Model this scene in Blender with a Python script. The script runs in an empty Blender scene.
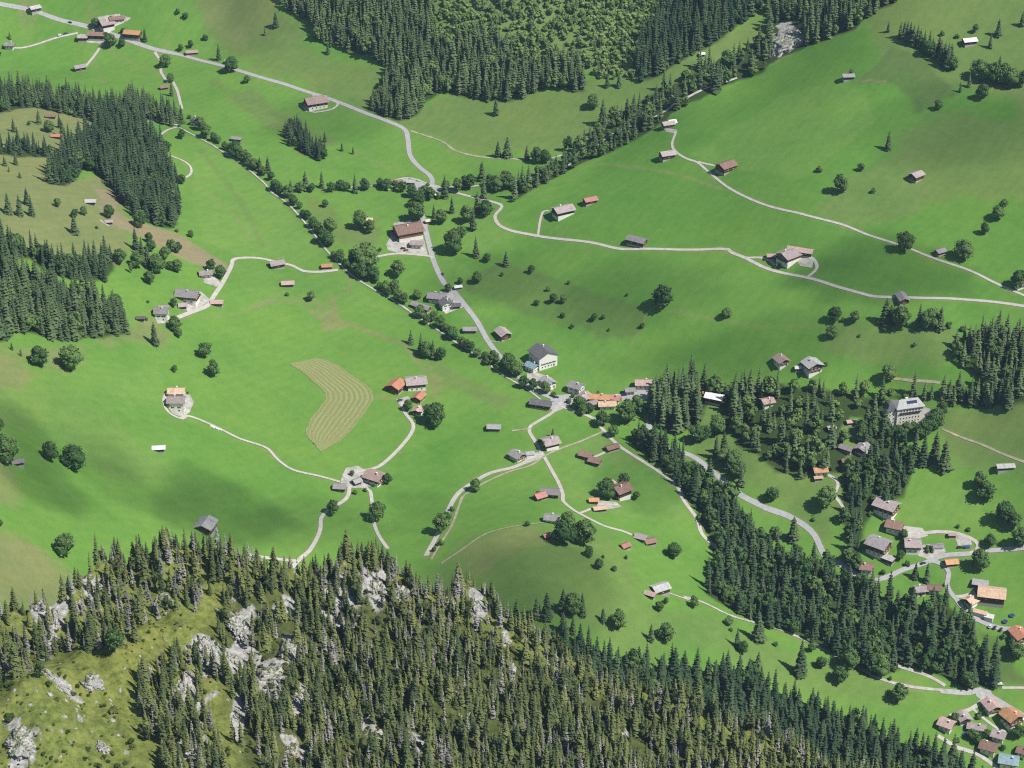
import bpy, bmesh, math, random
import numpy as np
from mathutils import Vector, Matrix
random.seed(7)
rng = np.random.default_rng(11)
scene = bpy.context.scene
COL = scene.collection
rad = math.radians

# ------------------------------------------------------------------ camera
F_PX = 2309.0
CAM_Z = 900.0
PITCH = rad(30.0)
cam_data = bpy.data.cameras.new('camera')
cam = bpy.data.objects.new('camera', cam_data)
COL.objects.link(cam)
cam_data.sensor_width = 36.0
cam_data.lens = 36.0 * F_PX / 1024.0
cam_data.clip_start = 1.0
cam_data.clip_end = 30000.0
cam.location = (0, 0, CAM_Z)
cam.rotation_euler = (math.pi / 2 - PITCH, 0, 0)
scene.camera = cam

def ray(px, py):
    px = np.asarray(px, float); py = np.asarray(py, float)
    u = (px - 512.0) / F_PX; v = (384.0 - py) / F_PX
    dx = u
    dy = math.cos(PITCH) + v * math.sin(PITCH)
    dz = -math.sin(PITCH) + v * math.cos(PITCH)
    return dx, dy, dz

# ------------------------------------------------------------------ terrain
# the lie of the valley: surveyed points (seen direction, height above the village)
SURVEY = """0,-30,90 130,-30,95 260,-30,110 400,-30,120 520,-30,135 650,-30,132 780,-30,142 900,-30,168 1060,-30,182 1180,-30,190 -120,-30,95
0,10,60 100,30,52 180,55,48 230,20,66 300,30,75 260,75,52 330,100,46 340,60,60 400,120,42 380,60,68 430,95,52 430,180,32 500,110,50 500,160,40 540,90,64 600,90,72
560,40,92 650,40,100 690,70,92 740,80,86 770,30,112 700,15,116 640,122,60 570,165,42 510,185,36 460,188,32
560,195,42 600,250,38 540,240,30 500,225,31 680,130,72 670,160,66 730,170,72 800,215,75 780,110,95 870,60,130 850,130,105 930,90,122 1024,60,138
1000,150,108 920,180,88 900,250,70 1018,290,62 790,265,54 700,250,48 880,297,57 960,300,58 650,305,30 560,290,22 540,340,8 726,318,34 850,340,41 930,340,49 780,365,24 650,365,7 1024,330,53
370,235,30 300,205,34 240,150,42 200,190,44 280,262,26 330,268,24 408,240,26 440,300,15 340,330,14 370,400,6 480,360,6 500,400,1 560,402,0 560,440,-3 400,480,0 450,500,0 600,440,-5 540,500,3
350,480,6 300,450,14 230,430,32 178,401,50 260,350,24 200,340,40 210,290,46 160,320,62 100,320,82 60,340,100 0,340,122 0,250,120 60,210,98 110,215,80 150,230,62 200,255,47
0,160,100 60,120,75 100,150,72 0,90,74 160,130,48 170,200,50 50,450,108 100,430,85 0,430,138 150,480,60 250,520,25 320,550,12 206,530,45 60,550,115 0,560,145 -110,300,170 -110,500,210 -120,150,140
380,550,4 430,560,8 500,540,26 550,560,26 600,590,14 560,630,18 660,590,-8 650,640,-6 620,530,-4 680,500,-17 680,560,-25 720,560,-34 740,610,-42 700,480,-16 700,440,-10 742,500,-22 790,520,-28 828,555,-36
760,470,-8 820,490,-14 850,440,2 907,415,6 980,400,20 1024,440,14 980,450,4 1000,500,-14 940,500,-16 890,520,-24 920,560,-37 990,560,-33 1024,550,-28 880,590,-45 960,600,-45 1018,635,-54 900,650,-62 850,660,-60
980,690,-75 1024,720,-81 940,740,-84 860,690,-68 800,690,-60 760,660,-45 880,730,-80 780,640,-50 830,630,-60 300,620,0 600,700,-25 800,790,-90 100,640,100 450,650,0 1060,790,-100
1160,100,140 1160,300,72 1160,450,30 1160,600,-30 1160,720,-80 680,410,-1 740,400,5 800,410,7 650,420,-4 870,380,20 940,385,28 1024,380,42"""
pts = np.array([[float(v) for v in t.split(',')] for t in SURVEY.split()])
dx, dy, dz = ray(pts[:, 0], pts[:, 1])
t = (pts[:, 2] - CAM_Z) / dz
SX, SY, SZ = dx * t, dy * t, pts[:, 2]

class Spline:
    """thin-plate surface through scattered points"""
    def __init__(s, x, y, z, lam):
        s.c = np.stack([x, y], 1) / 500.0
        n = len(x)
        K = s.k(((s.c[:, None] - s.c[None]) ** 2).sum(-1)) + lam * np.eye(n)
        P = np.concatenate([np.ones((n, 1)), s.c], 1)
        A = np.zeros((n + 3, n + 3)); A[:n, :n] = K; A[:n, n:] = P; A[n:, :n] = P.T
        s.w = np.linalg.solve(A, np.concatenate([z, np.zeros(3)]))
    @staticmethod
    def k(r2):
        return 0.5 * r2 * np.log(r2 + 1e-12)
    def __call__(s, x, y):
        x = np.asarray(x, float); y = np.asarray(y, float)
        shp = x.shape; q = np.stack([x.ravel(), y.ravel()], 1) / 500.0
        out = np.empty(len(q))
        for i in range(0, len(q), 40000):
            d = ((q[i:i + 40000, None] - s.c[None]) ** 2).sum(-1)
            out[i:i + 40000] = s.k(d) @ s.w[:-3] + s.w[-3] + q[i:i + 40000] @ s.w[-2:]
        return out.reshape(shp)
VALLEY = Spline(SX, SY, SZ, 0.002)

# the rocky spur in front: (seen direction, slant distance from the look-out)
SPUR = np.array([float(v) for v in """-140 680 1010  0 624 1040  60 586 1052  110 540 1066  170 541 1068  240 562 1068  300 574 1071  370 563 1077  430 577 1082  480 594 1088
 540 633 1094  600 668 1099  660 697 1104  750 741 1112  850 770 1120  960 794 1128  1060 825 1136
 -140 780 965  0 700 985  0 768 950  100 768 958  130 640 1014  100 690 994  30 688 986  78 655 1003  -20 668 1036  20 655 1040  60 632 1046  105 612 1050  160 615 1040  200 680 1024  250 768 985  300 680 1034  400 768 1010  400 680 1046  520 768 1030  520 710 1064
 650 768 1066  750 790 1090  240 640 1042  180 720 998  0 840 930  250 840 955  500 840 1000  750 840 1060  960 860 1110""".split()]).reshape(-1, 3)
dx, dy, dz = ray(SPUR[:, 0], SPUR[:, 1])
nrm = np.sqrt(dx * dx + dy * dy + dz * dz)
RX, RY, RZ = dx / nrm * SPUR[:, 2], dy / nrm * SPUR[:, 2], CAM_Z + dz / nrm * SPUR[:, 2]
RIDGE = Spline(RX, RY, RZ, 0.001)
CREST_N = 17
_ca = np.arctan2(RX[:CREST_N], RY[:CREST_N]); _cr = np.hypot(RX[:CREST_N], RY[:CREST_N])
_o = np.argsort(_ca); CREST_A, CREST_R = _ca[_o], _cr[_o]

def vnoise(x, y, seed=0):
    xi = np.floor(x); yi = np.floor(y); fx = x - xi; fy = y - yi
    fx = fx * fx * (3 - 2 * fx); fy = fy * fy * (3 - 2 * fy)
    def h(a, b):
        v = np.sin(a * 127.1 + b * 311.7 + seed * 74.7) * 43758.5453
        return v - np.floor(v)
    return (h(xi, yi) * (1 - fx) + h(xi + 1, yi) * fx) * (1 - fy) + (h(xi, yi + 1) * (1 - fx) + h(xi + 1, yi + 1) * fx) * fy - 0.5

def fbm(x, y, scale, octaves, seed=0, gain=0.5):
    s = 0; a = 1.0
    for k in range(octaves):
        s = s + a * vnoise(x / scale + 13.7 * k, y / scale - 7.1 * k, seed + k)
        scale = scale / 2.03; a *= gain
    return s

def ridge_side(x, y):
    """metres beyond the spur's crest (negative = the side seen from the look-out)"""
    a = np.arctan2(x, np.maximum(y, 1.0)); r = np.hypot(x, y)
    return r - (np.interp(a, CREST_A, CREST_R) + 9 * vnoise(a * 60, a * 0, 5) + 5 * vnoise(a * 170, a * 0, 6))

def hgt_exact(x, y):
    x = np.asarray(x, float); y = np.asarray(y, float)
    r = np.hypot(x, y)
    v = VALLEY(x, y)
    far = np.clip((r - 2150) / 700, 0, 1)
    v = np.clip(v, -200, 420) * (1 - far) + far * (230 + 0.2 * (r - 2150))
    v = v + fbm(x, y, 130, 3, 1) * 3.0
    d = ridge_side(x, y)
    a = np.arctan2(x, np.maximum(y, 1.0))
    k = np.where(d > 0, (r - d) / np.maximum(r, 1), 1.0)
    near = np.minimum(r, 1e9)
    rr = np.where(d > 0, (r - d), np.maximum(r, 640))
    f = rr / np.maximum(r, 1e-6)
    z = RIDGE(x * f, y * f)
    z = np.clip(z, -200, 420)
    z = np.where(d > 0, z - 1.05 * d, z)
    rough = np.clip(1 - np.abs(d + 60) / 200, 0.25, 1)
    n = fbm(x, y, 42, 5, 21, 0.55)
    gully = np.abs(fbm(x + 0.6 * y, y * 0.4, 38, 3, 31))
    z = z + rough * (n * 13.0 - gully * 11.0)
    kk = 6.0
    m = np.maximum(v, z)
    return m + kk * np.log1p(np.exp(-np.abs(v - z) / kk)) * np.exp(-np.abs(v - z) / 40)

# the sheet is surveyed once; everything else stands on its facets
GA = np.radians(np.concatenate([np.linspace(-60, -19, 40, endpoint=False), np.linspace(-19, 19, 960), np.linspace(19, 60, 41)[1:]]))
GR = np.concatenate([np.geomspace(60, 600, 30, endpoint=False), np.geomspace(600, 1000, 230, endpoint=False), np.geomspace(1000, 2200, 560, endpoint=False), np.geomspace(2200, 4600, 50)])
_A, _R = np.meshgrid(GA, GR)
GX = _R * np.sin(_A); GY = _R * np.cos(_A)
GZ = hgt_exact(GX, GY)

def hgt(x, y):
    x = np.asarray(x, float); y = np.asarray(y, float)
    a = np.interp(np.arctan2(x, y), GA, np.arange(len(GA))); r = np.interp(np.hypot(x, y), GR, np.arange(len(GR)))
    i = np.minimum(r.astype(int), len(GR) - 2); j = np.minimum(a.astype(int), len(GA) - 2)
    fi = r - i; fj = a - j
    return (GZ[i, j] * (1 - fj) + GZ[i, j + 1] * fj) * (1 - fi) + (GZ[i + 1, j] * (1 - fj) + GZ[i + 1, j + 1] * fj) * fi

def to_px(p):
    p = np.asarray(p, float); x, y, z = p[..., 0], p[..., 1], p[..., 2] - CAM_Z
    d = y * math.cos(PITCH) - z * math.sin(PITCH); v = y * math.sin(PITCH) + z * math.cos(PITCH)
    return 512 + F_PX * x / d, 384 - F_PX * v / d

def at(px, py, n=900, lo=560.0, hi=2900.0):
    """the ground point seen in a direction (first hit)"""
    px = np.atleast_1d(np.asarray(px, float)); py = np.atleast_1d(np.asarray(py, float))
    dx, dy, dz = ray(px, py)
    res = np.zeros((len(px), 3))
    hl = np.hypot(dx, dy)
    for s in range(0, len(px), 60):
        e = slice(s, s + 60)
        tt = np.geomspace(lo, hi, n)[None, :] / hl[e][:, None]
        X = dx[e][:, None] * tt; Y = dy[e][:, None] * tt; Z = CAM_Z + dz[e][:, None] * tt
        below = Z < hgt(X, Y)
        i = np.argmax(below, 1); i = np.where(below.any(1), np.maximum(i, 1), n - 1)
        a = tt[np.arange(len(i)), i - 1]; b = tt[np.arange(len(i)), i]
        for _ in range(14):
            m = 0.5 * (a + b)
            u = CAM_Z + dz[e] * m < hgt(dx[e] * m, dy[e] * m)
            b = np.where(u, m, b); a = np.where(u, a, m)
        m = 0.5 * (a + b)
        res[e] = np.stack([dx[e] * m, dy[e] * m, hgt(dx[e] * m, dy[e] * m)], 1)
    return res

def mpp(p):
    """metres one picture pixel spans at a point"""
    return math.sqrt(p[0] ** 2 + p[1] ** 2 + (p[2] - CAM_Z) ** 2) / F_PX

def pl(s):
    return [tuple(float(v) for v in q.split(',')) for q in s.split()]

def world_far(s):
    """ground beyond the spur"""
    a = np.array(pl(s))
    return at(a[:, 0], a[:, 1], lo=1150.0)

def world(s):
    a = np.array(pl(s) if isinstance(s, str) else s)
    return at(a[:, 0], a[:, 1])

# ------------------------------------------------------------------ object helpers
def tag(o, label=None, cat=None, group=None, kind=None):
    if label: o['label'] = label
    if cat: o['category'] = cat
    if group: o['group'] = group
    if kind: o['kind'] = kind
    return o

def link(name, me, mat=None, parent=None):
    o = bpy.data.objects.new(name, me)
    COL.objects.link(o)
    if mat is not None and me is not None and not me.materials:
        me.materials.append(mat)
    if parent is not None: o.parent = parent
    return o

def empty(name, loc, rz=0.0):
    o = bpy.data.objects.new(name, None)
    COL.objects.link(o)
    o.location = loc; o.rotation_euler = (0, 0, rz)
    o.empty_display_size = 1.0
    return o

def mesh_np(name, V, Fq, smooth=False):
    """mesh from arrays; faces (n,3) or (n,4)"""
    me = bpy.data.meshes.new(name)
    V = np.asarray(V, np.float32); Fq = np.asarray(Fq, np.int32)
    n, k = Fq.shape
    me.vertices.add(len(V)); me.vertices.foreach_set('co', V.ravel())
    me.loops.add(n * k); me.loops.foreach_set('vertex_index', Fq.ravel())
    me.polygons.add(n)
    me.polygons.foreach_set('loop_start', np.arange(0, n * k, k, dtype=np.int32))
    me.polygons.foreach_set('loop_total', np.full(n, k, np.int32))
    if smooth: me.polygons.foreach_set('use_smooth', np.ones(n, bool))
    me.update(calc_edges=True)
    return me

# ------------------------------------------------------------------ materials
def new_mat(name, rough=0.85, spec=0.2):
    m = bpy.data.materials.new(name); m.use_nodes = True
    nt = m.node_tree; b = nt.nodes['Principled BSDF']
    b.inputs['Roughness'].default_value = rough
    b.inputs['Specular IOR Level'].default_value = spec
    return m, nt, b

def N(nt, kind, **kw):
    n = nt.nodes.new(kind)
    for k, v in kw.items():
        if k in n.inputs: n.inputs[k].default_value = v
        else: setattr(n, k, v)
    return n

def ramp(nt, fac, stops):
    r = nt.nodes.new('ShaderNodeValToRGB')
    el = r.color_ramp.elements
    while len(el) < len(stops): el.new(0.5)
    for e, (p, c) in zip(el, stops):
        e.position = p; e.color = (*c, 1) if len(c) == 3 else c
    nt.links.new(fac, r.inputs['Fac'])
    return r.outputs['Color']

def mix(nt, a, b, fac, mode='MIX'):
    m = nt.nodes.new('ShaderNodeMix'); m.data_type = 'RGBA'; m.blend_type = mode
    for sock, v in ((m.inputs[6], a), (m.inputs[7], b), (m.inputs[0], fac)):
        if hasattr(v, 'is_output'): nt.links.new(v, sock)
        elif isinstance(v, (tuple, list)): sock.default_value = (*v, 1) if len(v) == 3 else v
        else: sock.default_value = v
    return m.outputs[2]

def noise(nt, scale, detail=4, rough=0.6, vec=None, dist=0.0):
    n = nt.nodes.new('ShaderNodeTexNoise')
    n.inputs['Scale'].default_value = scale; n.inputs['Detail'].default_value = detail
    n.inputs['Roughness'].default_value = rough; n.inputs['Distortion'].default_value = dist
    if vec is not None: nt.links.new(vec, n.inputs['Vector'])
    return n.outputs['Fac']

def coord(nt, which='Object'):
    return nt.nodes.new('ShaderNodeTexCoord').outputs[which]

def position(nt):
    return nt.nodes.new('ShaderNodeNewGeometry').outputs['Position']

def speckled(name, c1, c2, scale, rough=0.85, spec=0.2, detail=4, bump=0.0, world_space=True):
    m, nt, b = new_mat(name, rough, spec)
    v = position(nt) if world_space else coord(nt)
    f = noise(nt, scale, detail, 0.65, v)
    c = ramp(nt, f, [(0.3, c1), (0.7, c2)])
    nt.links.new(c, b.inputs['Base Color'])
    if bump:
        bp = nt.nodes.new('ShaderNodeBump'); bp.inputs['Strength'].default_value = bump
        bp.inputs['Distance'].default_value = 0.3
        nt.links.new(f, bp.inputs['Height']); nt.links.new(bp.outputs[0], b.inputs['Normal'])
    return m

# ------------------------------------------------------------------ light
SUN_EL, SUN_AZ = rad(53), rad(-27)          # azimuth from +X towards +Y
world_ = bpy.data.worlds.new('World'); scene.world = world_; world_.use_nodes = True
wn = world_.node_tree
sky = wn.nodes.new('ShaderNodeTexSky'); sky.sky_type = 'NISHITA'; sky.sun_disc = False
sky.sun_elevation = SUN_EL; sky.sun_rotation = math.pi / 2 - SUN_AZ; sky.altitude = 1500
bg = wn.nodes['Background']; bg.inputs['Strength'].default_value = 0.09
wn.links.new(sky.outputs[0], bg.inputs['Color'])
sl = bpy.data.lights.new('sun', 'SUN'); sl.energy = 4.9; sl.angle = rad(0.53); sl.color = (1.0, 0.95, 0.87)
so = bpy.data.objects.new('sun', sl); COL.objects.link(so)
sdir = Vector((math.cos(SUN_EL) * math.cos(SUN_AZ), math.cos(SUN_EL) * math.sin(SUN_AZ), math.sin(SUN_EL)))
so.rotation_euler = sdir.to_track_quat('Z', 'Y').to_euler(); so.location = sdir * 4000
scene.view_settings.view_transform = 'Standard'; scene.view_settings.look = 'None'
scene.view_settings.gamma = 1.0; scene.view_settings.exposure = 0.25
scene.view_settings.use_curve_mapping = False

scene.cycles.filter_width = 1.15
scene.cycles.volume_bounces = 0
scene.cycles.use_denoising = False
# ------------------------------------------------------------------ air between here and the far side
def haze():
    bm = bmesh.new(); bmesh.ops.create_cube(bm, size=1.0)
    me = bpy.data.meshes.new('haze'); bm.to_mesh(me); bm.free()
    m = bpy.data.materials.new('haze'); m.use_nodes = True; nt = m.node_tree
    nt.nodes.remove(nt.nodes['Principled BSDF'])
    v = nt.nodes.new('ShaderNodeVolumePrincipled'); v.inputs['Density'].default_value = 0.000028; v.inputs['Color'].default_value = (0.50, 0.74, 1.0, 1)
    nt.links.new(v.outputs[0], nt.nodes['Material Output'].inputs['Volume'])
    o = link('haze', me, m); tag(o, kind='stuff')
    lo, hi = float(GZ.min()) - 20, max(float(GZ.max()) + 40, CAM_Z + 30)
    o.scale = (9400, 5200, hi - lo); o.location = (0, 2400, (hi + lo) / 2)
    return hi
HAZE_TOP = haze()
# ------------------------------------------------------------------ land cover
BRIGHT = (0.116, 0.238, 0.043); DEEP = (0.096, 0.215, 0.036); OLIVE = (0.128, 0.190, 0.055); DRY = (0.180, 0.205, 0.080)
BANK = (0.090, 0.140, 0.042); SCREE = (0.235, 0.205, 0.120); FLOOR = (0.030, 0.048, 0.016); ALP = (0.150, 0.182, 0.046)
# (colour, feather in metres, strength, outline)
COVER = [
 (DEEP, 14, 1.0, "470,262 500,222 560,190 640,127 690,102 770,64 870,28 1080,-10 1100,385 800,385 640,362 540,335 480,300"),
 (BRIGHT, 25, .55, "500,240 620,258 720,262 860,300 1030,310 1030,335 860,345 700,330 600,300 520,272"),
 (BRIGHT, 22, .6, "520,330 620,340 700,360 1030,372 1030,392 640,390 540,360"),
 (OLIVE, 8, .85, "868,20 900,-20 1080,-40 1080,180 1000,95 960,88 930,102 880,55"),
 (BANK, 4, .75, "858,82 892,48 925,60 960,95 918,110 890,84"),
 (OLIVE, 12, .75, "812,214 850,176 905,137 945,112 1024,118 1040,205 960,190 925,215 890,228 850,222"),
 (BANK, 5, .58, "455,285 500,263 540,272 600,292 650,305 642,336 600,336 560,326 520,313 490,300"),
 (OLIVE, 6, .75, "820,352 832,326 900,328 952,326 966,346 942,370 900,368"),
 (OLIVE, 10, .9, "186,-20 205,38 240,56 262,46 312,42 290,10 280,-30"),
 (DRY, 8, .5, "192,-20 200,20 240,45 275,30 280,-30"),
 (OLIVE, 12, .8, "258,66 268,26 300,18 315,45 390,72 365,106 330,92 290,82"),
 (OLIVE, 10, .8, "404,122 440,95 540,90 640,72 700,48 760,8 775,40 690,88 600,130 570,150 500,156 440,142"),
 (OLIVE, 12, .85, "200,75 250,92 330,140 300,150 260,120 215,92"),
 (DRY, 9, .95, "-60,100 60,108 110,118 92,140 62,160 50,182 100,178 130,205 125,235 136,252 118,264 60,258 -60,240"),
 (SCREE, 2.5, .95, "96,190 120,192 116,212 150,226 176,233 200,248 229,263 226,272 190,262 165,250 140,236 114,226 98,213"),
 (DRY, 14, .8, "-40,338 60,346 130,326 150,318 176,332 166,344 110,346 62,364 -40,390"),
 (DRY, 14, .22, "-40,380 60,385 120,420 160,470 110,480 40,430 -40,420"),
 (DRY, 10, .95, "-60,520 30,538 62,560 58,600 -60,620"),
 (DRY, 8, .7, "-40,452 18,455 22,498 -40,505"),
 (OLIVE, 14, .6, "436,570 468,545 512,526 600,532 640,562 642,602 700,612 760,632 830,662 912,692 880,702 800,702 740,662 640,652 540,602 480,592"),
 (DRY, 9, .55, "470,552 512,527 545,523 540,540 500,552 480,570"),
 (BANK, 16, .2, "500,560 600,560 620,620 560,640 500,600"),
 (OLIVE, 10, .7, "676,440 716,402 730,440 770,440 850,425 872,440 842,470 832,545 780,502 720,472"),
 (OLIVE, 10, .85, "935,398 1060,398 1060,468 985,470 950,462 935,440"),
 (BANK, 5, .8, "975,626 1008,640 1018,668 1040,690 1000,686 982,662"),
 (OLIVE, 6, .6, "592,438 640,448 660,470 612,470 590,452"),
 (DRY, 4, .7, "300,300 345,325 325,330"),
 (OLIVE, 5, .8, "306,196 330,205 345,225 380,215 376,255 330,240 312,222"),
 (OLIVE, 5, .7, "425,340 440,362 512,400 500,410 430,385"),
 (DRY, 4, .6, "430,365 448,388 436,402 424,392"),
]
# (parcels cut at different times are added below)
LUSH = (0.088, 0.212, 0.034); CUT = (0.142, 0.252, 0.058)
COVER += [
 (CUT, 2, .45, "200,138 250,166 300,226 326,252 300,262 236,256 205,240 190,200"), (LUSH, 2, .5, "352,258 400,256 428,258 462,312 440,330 400,300"),
 (LUSH, 2, .45, "398,455 440,440 500,425 530,440 470,478 436,540 400,548 384,500"), (CUT, 2, .4, "228,262 330,274 400,312 330,300 255,306"),
 (CUT, 2, .45, "548,455 604,432 640,465 690,520 640,520 570,500"), (LUSH, 2, .5, "566,412 600,430 560,448 545,455 532,430"),
 (LUSH, 3, .5, "540,205 640,165 700,180 770,208 720,246 600,240"), (CUT, 3, .4, "690,155 780,95 850,80 880,120 800,180"),
 (LUSH, 3, .45, "820,285 900,255 1000,290 990,298 880,292"), (CUT, 3, .4, "900,500 960,480 1000,530 960,525 905,520"), (LUSH, 3, .5, "40,20 90,32 80,60 20,62"), (CUT, 3, .4, "430,195 495,215 520,232 480,255 440,240"),
 (CUT, 3, .35, "60,370 160,360 165,400 100,420"), (LUSH, 3, .4, "190,425 256,446 320,480 330,500 250,520 180,470"),
]
# faint mown or trodden lines: (colour, width m, strength, line)
LINES = [
 (DRY, 5, .8, "258,306 275,300 312,300 335,318 370,332 405,345 425,370 440,380"),
 (DRY, 3, .6, "312,302 333,296 350,292 350,280 346,276"),
 (DRY, 7, .8, "330,300 336,312 326,328"),
 (DRY, 2.5, .5, "256,307 225,317 200,318"),
 (DRY, 3, .6, "106,49 130,62 162,76"), (DRY, 3, .6, "95,62 100,75 104,86"),
 (DRY, 3, .5, "0,70 40,76 85,82"), (DRY, 3, .45, "183,0 172,30 165,48"),
 (DRY, 3.5, .6, "600,164 640,168 690,178 722,189"),
 (DRY, 2, .5, "660,308 700,316 760,326 830,326"),
 (DRY, 2, .5, "650,308 640,330 630,345"), (DRY, 3, .5, "352,152 378,162 395,172"),
 (DRY, 2, .6, "512,430 528,430"), (SCREE, 2.5, .5, "857,81 885,82"),
 (OLIVE, 6, .5, "200,150 240,200 262,245"), (DRY, 4, .4, "160,156 230,210 250,240"),
 (DRY, 3, .6, "366,394 385,397 400,399"), (DRY, 2.5, .6, "366,398 385,399 400,400"), (DRY, 2, .5, "366,256 368,238"),
 (SCREE, 2.5, .6, "600,132 640,122 690,96 745,72 768,66 800,48 860,28"),
]
FORESTS = {}   # filled in with the woods below; their ground is dark litter
def sdist(X, Y, P):
    """signed distance to a polygon, negative inside"""
    n = len(P); d2 = np.full(X.shape, 1e18); inside = np.zeros(X.shape, bool)
    for i in range(n):
        ax, ay = P[i]; bx, by = P[(i + 1) % n]
        ex, ey = bx - ax, by - ay
        tt = np.clip(((X - ax) * ex + (Y - ay) * ey) / (ex * ex + ey * ey + 1e-9), 0, 1)
        d2 = np.minimum(d2, (X - ax - tt * ex) ** 2 + (Y - ay - tt * ey) ** 2)
        c = (ay > Y) != (by > Y)
        if abs(by - ay) > 1e-9:
            inside ^= c & (X < (bx - ax) * (Y - ay) / (by - ay) + ax)
    d = np.sqrt(d2)
    return np.where(inside, -d, d)
def ldist(X, Y, P):
    d2 = np.full(X.shape, 1e18)
    for i in range(len(P) - 1):
        ax, ay = P[i]; bx, by = P[i + 1]; ex, ey = bx - ax, by - ay
        tt = np.clip(((X - ax) * ex + (Y - ay) * ey) / (ex * ex + ey * ey + 1e-9), 0, 1)
        d2 = np.minimum(d2, (X - ax - tt * ex) ** 2 + (Y - ay - tt * ey) ** 2)
    return np.sqrt(d2)

# woods: outline of the ground they stand on
WOODS = {
 'top': "270,-45 283,14 306,20 313,42 338,48 366,57 391,72 372,98 368,110 398,121 416,116 428,102 441,95 468,98 508,103 527,96 544,90 584,91 580,62 515,66 500,40 440,38 430,0 520,-45",
 'scrub': "520,-45 430,0 440,38 500,40 515,66 580,62 600,80 640,80 632,62 655,20 690,-45",
 'bank': "640,82 657,77 684,60 712,45 727,35 752,17 775,-8 790,-45 690,-45 655,20 632,60",
 'cliff': "768,-45 766,66 782,56 818,42 855,29 868,17 898,2 905,-45",
 'gorge': "512,203 542,185 589,162 632,142 672,115 709,95 737,82 764,71 772,50 755,44 738,56 727,66 697,68 684,80 657,92 642,100 617,116 599,122 590,140 572,158 545,170 515,188",
 'west_strip': "-40,92 30,94 75,97 100,106 118,108 130,96 140,98 165,110 182,118 188,124 170,127 150,120 118,116 85,120 60,114 35,107 -40,118",
 'west_wood': "95,113 118,116 142,124 155,140 168,160 178,185 181,215 172,229 150,224 135,217 120,202 108,184 95,172 85,170 75,182 65,186 50,184 50,172 62,156 80,141 95,130",
 'west_row': "-40,152 20,157 50,158 52,150 30,146 -40,145",
 'hill_row': "-40,262 30,258 38,268 50,277 85,282 105,282 114,268 112,260 95,260 62,262 32,250 12,244 -40,240",
 'hill_wood': "-40,344 10,341 15,332 38,336 58,342 80,343 95,339 110,337 130,335 128,325 118,322 115,308 97,308 97,295 82,290 58,292 38,287 25,275 15,265 -40,257",
 'copse': "281,137 290,146 305,156 318,161 327,159 325,150 312,140 300,128 290,125",
 'village_wood': "648,418 662,432 682,434 702,422 710,400 704,386 675,386 655,396",
 'lane_wood': "624,438 645,456 668,474 688,498 700,521 712,542 716,566 703,592 735,612 768,628 790,634 820,647 845,660 868,676 890,674 905,664 935,677 960,690 985,690 1008,690 1000,674 985,652 976,630 958,612 945,604 905,606 872,592 838,576 828,567 806,561 790,553 770,549 755,536 748,516 735,501 718,487 700,471 684,460 656,440",
 'park_wood': "704,388 740,383 772,386 800,390 850,392 890,400 884,420 850,416 838,430 846,452 842,472 826,474 800,480 775,472 760,456 735,442 722,425 720,405",
 'hotel_wood': "862,440 880,430 906,446 914,470 906,498 880,512 868,524 862,552 858,580 842,580 846,540 838,520 846,498 842,478",
 'east_wood': "950,346 962,338 985,331 1005,333 1040,337 1040,402 880,398 882,390 930,392 960,386 985,380 962,370",
 'knoll_wood': "560,640 590,650 645,670 690,674 730,674 760,687 780,697 800,707 830,714 862,722 880,737 915,747 940,757 962,768 985,800 720,800 640,720",
}
WOOD_W = {k: world(v) for k, v in WOODS.items()}

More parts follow.
